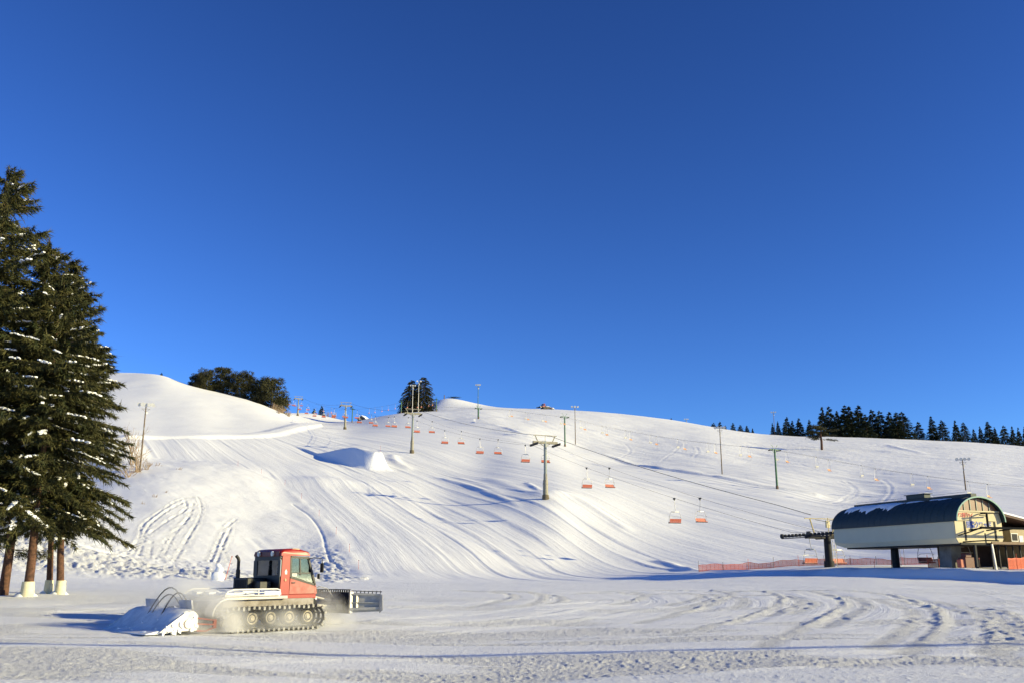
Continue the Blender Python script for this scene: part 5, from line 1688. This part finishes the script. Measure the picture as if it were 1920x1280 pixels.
# ------------------------------------------------------------------ unseen overhead cable and poles, added to cast a thin shadow on the flat
cy, ch, L_ = 0.0, 17.0, 1/math.tan(SUN_EL)
cy = 30.2-math.sin(SUN_TH)*ch*L_
b = MB(); xs = np.linspace(-70, 130, 41)
b.tube([(x, cy+0.012*(x-30)*0, ch-0.6*(1-((x-30)/100)**2)) for x in xs], 0.19, 8)
tag(b.build('overhead_cable', M['rope'], None, True), 'unseen cable added high overhead to cast the thin shadow on the flat snow', 'cable')
for x in (-70, 130):
    z0 = ground(x, cy); b = MB(); b.tube([(0,0,-1),(0,0,ch-z0+0.4)], [0.22,0.15], 10); o = b.build('added_cable_pole', M['wood'], None, True); o.location = (x, cy, z0)
    tag(o, 'unseen wooden pole added to hold the shadow-casting cable, %s' % ('beyond the cedars' if x < 0 else 'beyond the station'), 'pole')
# ------------------------------------------------------------------ the lift station
SY = 89.7
sx, sz = quad_x(SY), 3.10
ST = Matrix.Translation((sx, SY, sz)) @ Matrix.Rotation(QROT, 4, 'Z')
def st(x, y, z=0.0): return ST @ Vector((x, y, z))
def siding(name, c1, c2, scale, axis='Z', rough=0.55):
    m = bpy.data.materials.new(name); m.use_nodes = True
    nt = m.node_tree; b = nt.nodes['Principled BSDF']; b.inputs['Roughness'].default_value = rough
    tc = nt.nodes.new('ShaderNodeTexCoord'); w = nt.nodes.new('ShaderNodeTexWave'); w.bands_direction = axis
    w.inputs['Scale'].default_value = scale; w.inputs['Distortion'].default_value = 0.0
    nt.links.new(tc.outputs['Object'], w.inputs['Vector'])
    n = nt.nodes.new('ShaderNodeTexNoise'); n.inputs['Scale'].default_value = 0.9; n.inputs['Detail'].default_value = 6
    nt.links.new(tc.outputs['Object'], n.inputs['Vector'])
    mx = nt.nodes.new('ShaderNodeMix'); mx.data_type = 'RGBA'; mx.inputs[6].default_value = c1+(1,); mx.inputs[7].default_value = c2+(1,)
    nt.links.new(n.outputs['Fac'], mx.inputs[0]); nt.links.new(mx.outputs[2], b.inputs['Base Color'])
    bp = nt.nodes.new('ShaderNodeBump'); bp.inputs['Strength'].default_value = 0.6; bp.inputs['Distance'].default_value = 0.02
    nt.links.new(w.outputs['Fac'], bp.inputs['Height']); nt.links.new(bp.outputs[0], b.inputs['Normal'])
    return m
M['siding'] = siding('beige_siding', (0.62, 0.57, 0.38), (0.53, 0.48, 0.33), 4.0)
M['cream'] = mat('cream_panel', (0.54, 0.45, 0.27), 0.6, 0, 0.07, 1.2)
M['roof_metal'] = siding('dark_roof_metal', (0.008, 0.024, 0.028), (0.014, 0.032, 0.034), 2.0, 'Y', 0.62)
M['teal'] = mat('teal_trim', (0.05, 0.20, 0.18), 0.45, 0, 0.1, 3)
M['copper'] = mat('brown_tinted_panel', (0.20, 0.085, 0.04), 0.4, 0, 0.2, 0.9, col2=(0.11, 0.045, 0.025))
M['conc'] = mat('grey_concrete', (0.20, 0.195, 0.185), 0.85, 0, 0.15, 1.5)
LEN, HW, ZE, ZT = 17.0, 2.9, 4.05, 6.25
def arc(a, b, n, x=HW, z=ZT-ZE): return [(x*math.cos(t), ZE+z*math.sin(t)) for t in np.linspace(a, b, n)]
S = empty('lift_station', (sx, SY, sz), QROT, 'cream lift station raised on columns under a dark barrel roof', 'lift station')
b = MB()
secs = [(0.0, [(-2.6,1.98),(-HW,2.45),(-HW,ZE),(HW,ZE),(HW,2.45),(2.6,1.98)]), (LEN-1.3, [(-2.6,1.98),(-HW,2.45),(-HW,ZE),(HW,ZE),(HW,2.45),(2.6,1.98)]), (LEN, [(-2.75,2.35),(-HW,2.7),(-HW,ZE),(HW,ZE),(HW,2.7),(2.75,2.35)])]
for y, pl in secs:
    for x, z in pl: b.v.append((x, y, z))
for i in range(2):
    for j in range(6): b.f.append((i*6+j, i*6+(j+1) % 6, (i+1)*6+(j+1) % 6, (i+1)*6+j))
b.f.append(tuple(range(6))); b.f.append(tuple(12+j for j in range(6))[::-1])
b.build('wall', M['siding'], S)
b = MB(); b.prism([(x, LEN-0.02, z) for x, z in arc(0, math.pi, 20)], (0, 0.03, 0)); b.build('end_wall', M['siding'], S)
b = MB(); b.box((-2.45,0.1,1.84),(2.45,LEN-1.4,1.975)); b.build('floor_pan', M['dark'], S)
# barrel roof: a thin shell with seams
b = MB(); n = 28
o_, i_ = arc(-0.02, math.pi+0.02, n, HW+0.12, ZT-ZE+0.10), arc(-0.02, math.pi+0.02, n, HW+0.03, ZT-ZE+0.02)
b.prism([(x, -0.42, z) for x, z in o_]+[(x, -0.42, z) for x, z in i_[::-1]], (0, LEN+0.62, 0))
roof = b.build('roof', M['roof_metal'], S)
for y in np.arange(0.25, LEN, 0.85):
    b = MB(); p = arc(0.02, math.pi-0.02, 20, HW+0.125, ZT-ZE+0.105)
    for (x0, z0), (x1, z1) in zip(p[:-1], p[1:]): b.bar((x0, y, z0), (x1, y, z1), 0.025, 0.03, up=(0, 1, 0))
    b.build('seam', M['roof_metal'], roof)
b = MB(); p = arc(-0.02, math.pi+0.02, 26, HW+0.13, ZT-ZE+0.11); p2 = arc(-0.02, math.pi+0.02, 26, HW+0.01, ZT-ZE-0.02)
b.prism([(x, -0.50, z) for x, z in p]+[(x, -0.50, z) for x, z in p2[::-1]], (0, 0.078, 0)); b.build('verge_trim', M['teal'], roof)
b = MB(); b.box((-0.36,0.1,ZT+0.05),(0.36,LEN-0.6,ZT+0.42), 0.03); b.box((-0.42,5.9,ZT+0.42),(0.42,8.4,ZT+0.82), 0.03); b.box((-0.5,5.7,ZT+0.82),(0.5,8.6,ZT+0.88)); b.build('ridge_vent', M['roof_metal'], roof)
b = MB()
for y in (0.5, 5.0, 10.0, 16.0): b.tube([(-0.3,y,ZT+0.4),(-0.3,y,ZT+0.62)], 0.02, 5)
b.tube([(-0.3,0.5,ZT+0.6),(-0.3,5.0,ZT+0.6)], 0.018, 5); b.tube([(-0.3,9.0,ZT+0.6),(-0.3,16,ZT+0.6)], 0.018, 5)
b.build('ridge_rail', M['galv'], roof)
def roof_snow(y0, y1, a0, amp, th, seed, lab):
    rg = np.random.default_rng(seed); b = MB(); ny, na = 46, 12
    ys = np.linspace(y0, y1, ny)
    low = [a0+amp*(0.5*math.sin(y*1.9+seed)+0.35*math.sin(y*4.3)+0.25*rg.normal()) for y in ys]
    for j, y in enumerate(ys):
        e = max(0.0, min(1, min(y-y0, y1-y)/0.8))
        lo = math.pi/2+0.09+(low[j]-0.09)*e
        for k in range(na):
            f = k/(na-1); t = lo+(math.pi/2+0.09-lo)*f
            tt = th*min(1, 3.2*min(f+0.02, 1.02-f))*max(0.15, e)+rg.normal(0, .006)
            b.v.append(((HW+0.13+tt)*math.cos(t), y, ZE+(ZT-ZE+0.11+tt)*math.sin(t)))
    for j in range(ny-1):
        for k in range(na-1): b.f.append((j*na+k, j*na+k+1, (j+1)*na+k+1, (j+1)*na+k))
    b.build('roof_snow', M['snow_thing'], roof, True)
roof_snow(8.2, 16.7, 0.72, 0.22, 0.16, 3, '')
roof_snow(2.2, 5.6, 0.26, 0.10, 0.08, 8, '')
roof_snow(5.8, 8.5, 0.34, 0.06, 0.10, 5, '')
# gable
b = MB()
b.prism([(x, -0.06, z) for x, z in [(-2.6,1.98),(-HW+0.02,2.45),(-HW+0.02,ZE),(-2.62,4.95),(2.62,4.95),(HW-0.02,ZE),(HW-0.02,2.45),(2.6,1.98)]], (0, 0.055, 0))
gab = b.build('gable_wall', M['cream'], S)
top = [(x, z) for x, z in arc(0.08, math.pi-0.08, 22, HW-0.05, ZT-ZE-0.06) if z > 5.02]
b = MB(); b.prism([(top[0][0], -0.04, 4.96)]+[(x, -0.04, z) for x, z in top]+[(top[-1][0], -0.04, 4.96)], (0, 0.035, 0)); b.build('gable_glazing', M['copper'], gab)
for x in (-1.55, -0.78, 0.0, 0.78, 1.55):
    zt_ = ZE+(ZT-ZE-0.07)*math.sqrt(1-(x/(HW-0.05))**2)
    b = MB(); b.box((x-0.045,-0.10,5.0),(x+0.045,-0.062,zt_)); b.build('mullion', mat('grey_green_bar', (0.22,0.25,0.20), 0.5), gab)
b = MB(); b.box((-2.64,-0.16,4.90),(2.64,-0.062,5.03), 0.015); b.build('gable_rail', M['cream'], gab)
for x in (-1.72, 1.98):
    b = MB(); b.box((x-0.10,-0.10,2.25),(x+0.10,-0.062,4.02)); b.build('recess_strip', M['dark'], gab)  # dark colour stands in for the shade of wall recesses
    b = MB(); b.box((x-0.95,-0.10,4.02),(x+0.10,-0.062,4.09)); b.build('lintel', mat('brown_strip', (0.25,0.20,0.12), 0.7), gab)  # even brown strip above each dark one
b = MB(); b.box((0.62,-0.10,2.05),(0.72,-0.062,2.95)); b.build('panel_joint', M['dark'], gab)
b = MB(); b.box((-2.55,-0.20,1.86),(2.6,-0.065,2.06)); b.build('bottom_beam', M['dark'], gab)
def lettering(body, size, x, z, m, parent, bold=0.0, shear=0.0, sx_=1.0):
    cu = bpy.data.curves.new('lettering', 'FONT'); cu.body = body; cu.size = size; cu.extrude = 0.012; cu.offset = bold; cu.shear = shear
    cu.align_x = 'CENTER'; cu.align_y = 'CENTER'
    tmp = bpy.data.objects.new('lettering_curve', cu); COL.objects.link(tmp)
    dg = bpy.context.evaluated_depsgraph_get()
    me = bpy.data.meshes.new_from_object(tmp.evaluated_get(dg))
    bpy.data.objects.remove(tmp)
    me.materials.clear(); me.materials.append(m)
    o = link('lettering', me, parent)
    o.location = (x, -0.078, z); o.rotation_euler = (R(90), 0, 0); o.scale = (sx_, 1, 1)
    return o
lettering('アス国望ハイ', 0.46, -1.55, 4.56, mat('red_lettering', (0.50,0.03,0.025), 0.5), gab, 0.012, 0.15, 0.70)
lettering('国際クワッド', 0.66, 0.05, 3.68, mat('blue_lettering', (0.015,0.07,0.42), 0.5), gab, 0.014, 0.0, 0.78)
# service beam and hoist standing off the gable
b = MB(); b.box((-1.5,-1.75,3.26),(6.2,-1.55,3.46), 0.02); b.build('service_beam', M['matt_black'], S)
b = MB()
for x in (-1.4, 0.75, 2.3): b.bar((x,-1.65,3.3),(x,-0.2,3.2), 0.09, 0.12)
b.tube([(-2.75,-0.2,2.7),(-2.5,-1.0,2.9),(-1.9,-1.6,3.2),(-1.5,-1.65,3.34)], 0.06, 7)
b.tube([(-2.4,-0.3,2.1),(-1.9,-1.2,2.15),(-0.6,-1.5,2.22),(0.7,-1.5,2.2)], 0.06, 7)
b.build('guide_rail', M['matt_black'], S, True)
b = MB(); b.bar((0.25,-0.9,4.72),(0.25,-0.9,3.5), 0.14, 0.14); b.bar((-0.75,-0.9,4.66),(1.9,-0.9,4.82), 0.12, 0.09); b.bar((0.25,-0.95,4.78),(0.25,-0.2,4.78), 0.1, 0.1)
b.tube([(-0.7,-0.9,4.55),(0.1,-0.9,4.5),(0.2,-0.9,4.3)], 0.035, 6); b.build('hoist_arm', M['matt_black'], S)
# supports
b = MB(); b.tube([(0.0,11.2,-1.0),(0.0,11.2,1.9)], [0.40,0.38], 16); b.build('column', M['dark'], S, True)
b = MB(); b.prism([(-0.75,3.0,-1.0),(0.75,3.0,-1.0),(0.62,3.0,1.86),(-0.62,3.0,1.86)], (0,1.5,0)); b.build('pier', M['conc'], S)
b = MB()
for x in (-0.20, 0.20): b.bar((-1.5+x,10.0,-0.3),(-1.0+x,10.4,2.0), 0.05, 0.05)
for t in np.linspace(0.05, 0.95, 9): b.bar((-1.7+0.5*t,10.0+0.4*t,-0.3+2.3*t),(-1.3+0.5*t,10.0+0.4*t,-0.3+2.3*t), 0.035, 0.035)
b.build('ladder', M['dark'], S)
# loading bay under and beside the gable
b = MB(); b.box((-0.2,5.0,-0.5),(7.4,5.15,1.9)); b.box((1.0,-0.4,1.90),(7.4,5.1,2.06)); b.build('bay_wall', mat('shaded_boarding', (0.06,0.035,0.03), 0.8, 0, 0.2, 2), S)  # shade of the open bay is put into this dark brown
b = MB(); b.box((0.9,-0.52,1.92),(7.4,-0.41,2.16), 0.01); b.build('bay_fascia', mat('brown_fascia', (0.20,0.13,0.08), 0.7, 0, 0.15, 2), S)
for x in (2.0, 2.9, 3.8, 4.7, 5.6):
    b = MB(); b.box((x-0.06,0.6,-0.5),(x+0.06,0.72,1.9)); b.build('bay_post', M['dark'], S)
b = MB(); b.bar((0.98,-0.6,-0.5),(0.78,-0.6,1.92), 0.13, 0.13); b.build('white_post', M['white'], S)
b = MB(); b.box((-0.9,-0.2,-0.4),(-0.7,0.0,1.86)); b.build('gate_post', M['dark'], S)
b = MB(); b.box((-0.5,1.5,-0.3),(0.6,2.4,0.75), 0.04); b.box((-0.3,1.6,0.75),(0.4,2.2,1.15), 0.03); b.build('control_desk', mat('maroon_cabinet', (0.10,0.015,0.012), 0.5, 0, 0.1, 3), S)
b = MB(); b.box((-1.7,0.9,-0.2),(-1.25,1.4,0.55), 0.05); b.build('bollard', M['orange_seat'], S)
# lead-in tower with the sheaves
T = empty('lead_in_tower', st(0, 21.8), QROT, 'dark lead-in tower with long sheave trains at the uphill end of the station', 'lift tower')
T.location.z = ground(T.location.x, T.location.y)
zo = sz-T.location.z
b = MB(); b.tube([(0,0,-1),(0,0,0.7+zo)], [0.62,0.58], 12); b.build('footing', M['dark'], T, True)
b = MB(); b.tube([(0,0,0.7+zo),(0,0,3.5+zo)], [0.44,0.40], 16); b.build('column', M['dark'], T, True)
b = MB(); b.box((-3.0,-0.2,3.2+zo),(3.0,0.2,3.55+zo), 0.03); b.build('crossbeam', M['dark'], T)
for s in (-1, 1):
    b = MB(); b.box((s*GA-0.10,-4.6,3.50+zo),(s*GA+0.10,5.2,3.64+zo), 0.03)
    b.box((s*GA-0.5,-4.4,3.30+zo),(s*GA-0.42,4.6,3.40+zo)); tr = b.build('sheave_train', M['dark'], T)
    for k in range(15):
        y = -4.4+0.68*k; w = MB(); w.cyl((s*GA-0.11,y,3.66+zo),(s*GA+0.11,y,3.66+zo), 0.19 if k != 14 else 0.27, n=14); w.build('sheave', M['rubber'], tr, True)
b = MB()
for s in (-1, 1):
    b.bar((s*1.2,0.6,3.55+zo),(s*1.75,0.6,5.5+zo), 0.11, 0.11); b.bar((s*1.0,-1.6,3.55+zo),(s*1.0,-1.6,5.5+zo), 0.06, 0.06)
b.bar((-2.5,0.6,5.52+zo),(2.5,0.6,5.52+zo), 0.11, 0.09)
b.bar((-2.6,0.6,3.72+zo),(2.4,0.6,3.72+zo), 0.5, 0.07)
for s in (-1, 1): b.bar((s*1.0,-1.6,5.0+zo),(s*1.0,0.6,5.4+zo), 0.05, 0.05)
b.tube([(-1.0,-1.6,4.6+zo),(1.0,-1.6,4.6+zo)], 0.025, 5)
b.build('service_frame', mat('mustard_frame', (0.46,0.37,0.17), 0.6, 0, 0.2, 3), T)
b = MB(); b.obox((0.55,0.4,4.9+zo),(1,0,0),(0,1,0),(0,0,1),0.24,0.12,0.42); b.build('pulley_box', mat('cream_casting', (0.62,0.55,0.36), 0.6), T)
b = MB()
for x in (0.62, 0.98): b.tube([(x,-0.1,-0.2),(x,-0.1,3.3+zo)], 0.025, 5)
for z in np.arange(0.0, 3.2, 0.4): b.tube([(0.62,-0.1,z),(0.98,-0.1,z)], 0.018, 4)
b.build('ladder', M['galv'], T)
# operator's hut beside the bay
Hq = st(5.6, 1.0); Hq.z = sz
Hh = empty('operator_hut', Hq, QROT, 'beige operator hut with a brown roof carrying snow at the edge, beside the station', 'hut')
b = MB(); b.box((-0.6,0,2.10),(4.2,4.0,3.55)); b.box((1.6,0.02,-0.6),(4.2,4.0,2.10)); b.build('wall', mat('tan_wall', (0.40,0.32,0.20), 0.7, 0, 0.1, 1.5), Hh)
b = MB(); b.prism([(-2.6,-0.9,4.70),(4.6,-0.9,3.45),(4.6,-0.9,3.62),(-2.6,-0.9,4.92)], (0,5.6,0)); b.prism([(-2.6,-0.9,4.70),(-2.6,-0.9,4.92),(-3.3,-0.9,4.72),(-3.3,-0.9,4.52)], (0,5.6,0)); rfh = b.build('roof', mat('brown_roof', (0.10,0.05,0.035), 0.7, 0, 0.2, 2), Hh)
b = MB(); b.prism([(-2.2,-0.95,4.86),(4.65,-0.95,3.63),(4.65,-0.95,3.80),(-2.2,-0.95,5.00)], (0,5.5,0)); b.build('roof_snow', M['snow_thing'], rfh)
b = MB(); b.box((-0.5,-0.03,2.35),(0.2,0.0-0.003,3.0)); b.build('window', M['dark'], Hh)
b = MB(); b.box((-0.58,-0.06,2.28),(0.28,-0.031,2.35)); b.box((-0.58,-0.06,3.0),(0.28,-0.031,3.07)); b.box((-0.58,-0.058,2.35),(-0.52,-0.031,3.0)); b.box((0.22,-0.058,2.35),(0.28,-0.031,3.0)); b.build('window_frame', M['white'], Hh)
b = MB(); b.box((0.45,-0.05,2.2),(0.95,-0.003,2.85), 0.01); b.build('meter_box', M['white'], Hh)
# white padded barrier and the post at its side
q = st(4.55, -3.4); q.z = ground(q.x, q.y)
t = empty('padded_barrier', q, QROT+0.1, 'white padded barrier heaped with snow in front of the loading bay', 'barrier')
b = MB(); b.box((-0.85,-0.35,0.1),(0.85,0.35,0.85), 0.08); b.build('pad', M['white'], t)
b = MB(); b.tube([(-0.95,0,0.0),(-0.3,-.05,0.12),(0.4,0,0.10),(1.1,0.05,0.0)], [0.2,0.42,0.40,0.2], 10); b.build('snow_heap', M['snow_thing'], t, True)
b = MB(); b.box((-0.8,-0.30,0.85),(0.75,0.30,0.95), 0.05); b.build('snow_cap', M['snow_thing'], t)
q = st(4.75, -4.2); q.z = ground(q.x, q.y)
b = MB(); b.tube([(0,0,-0.3),(0,0,1.95)], 0.035, 8); b.tube([(0,0,1.9),(0.02,0,2.15)], [0.09,0.11], 8); o = b.build('marker_post', M['dark'], None, True); o.location = q
tag(o, 'thin dark post in front of the white padded barrier', 'post')
# orange safety nets on stakes
def net(points, h, label, step=2.4, cell=0.135, wd=0.05):
    P = np.array(points); d = np.concatenate([[0], np.cumsum(np.hypot(*np.diff(P, axis=0).T))])
    def pos(s): return np.interp(s, d, P[:, 0]), np.interp(s, d, P[:, 1])
    x0, y0 = pos(0); root = empty('safety_net', (x0, y0, ground(x0, y0)), 0, label, 'safety net', 'orange safety nets')
    ss = np.arange(0, d[-1], 0.5); xs, ys = pos(ss); zs = hbase(xs, ys)+feats(xs, ys)[0]
    pk = root.location
    hs = h*(0.86+0.10*np.sin(ss*1.3)+0.06*np.sin(ss*3.1+1)-0.10*np.sin(ss*math.pi/step)**2)
    b = MB(); rows = int(h/cell)+1
    L = [Vector((x-pk.x, y-pk.y, z-pk.z)) for x, y, z in zip(xs, ys, zs)]
    for i in range(len(L)-1):
        for r_ in range(rows):
            f = r_/(rows-1)
            a, c = L[i]+Vector((0,0,0.04+hs[i]*f)), L[i+1]+Vector((0,0,0.04+hs[i+1]*f))
            k_ = wd*(1.6 if r_ in (0, rows-1) else 1)
            b.add([a, c, c+Vector((0,0,k_)), a+Vector((0,0,k_))], [(0,1,2,3)])
        for f in np.arange(0, 1, cell/0.5):
            p = L[i].lerp(L[i+1], f); hh_ = hs[i]+(hs[i+1]-hs[i])*f; dr = (L[i+1]-L[i]).normalized()*wd
            b.add([p+Vector((0,0,.04)), p+dr+Vector((0,0,.04)), p+dr+Vector((0,0,.04+hh_)), p+Vector((0,0,.04+hh_))], [(0,1,2,3)])
    b.build('netting', M['net'], root)
    for s in np.arange(0, d[-1]+0.1, step):
        x, y = pos(s); b = MB(); z = ground(x, y)
        b.tube([(x-pk.x, y-pk.y, z-pk.z-0.3), (x-pk.x+random.uniform(-.05,.05), y-pk.y, z-pk.z+h*1.45*random.uniform(.85,1.2))], 0.025, 5)
        b.build('stake', M['wood'] if random.random() < 0.5 else M['net'], root, True)
net([(at(px, 1060, Y).x, Y) for px, Y in ((1310,122.5),(1400,122),(1500,120.5),(1580,119),(1660,116),(1745,112))], 0.8, 'orange safety net on stakes running along the foot of the run to the station', 3.1)
net([tuple(st(1.9, -1.1)[:2]), tuple(st(4.2, -1.2)[:2])], 1.0, 'short red-orange net standing in the shaded loading bay', 1.1, 0.12, 0.07)
net([tuple(st(-1.2, 5.5)[:2]), tuple(st(1.4, 5.6)[:2])], 0.9, 'short orange net behind the grey pier under the station', 1.3, 0.12, 0.06)
for k, (px, Y, h, lab) in enumerate(((1571,109,1.7,'thin stake near the lead-in tower column'), (1690,104,1.9,'slender stake between the dark column and the grey pier'), (1697,106,2.0,'taller slender stake beside another between the dark column and the grey pier'), (1640,97,0.7,'short red stake in front of the dark column'), (1762,90.5,0.9,'short red stake before the grey pier'), (1838,86.5,1.0,'short dark stake in front of the bay'))):
    stake(px, 0, h, lab, 'stakes round the station', m='net' if 'red' in lab else 'wood', r=0.022, Y=Y)
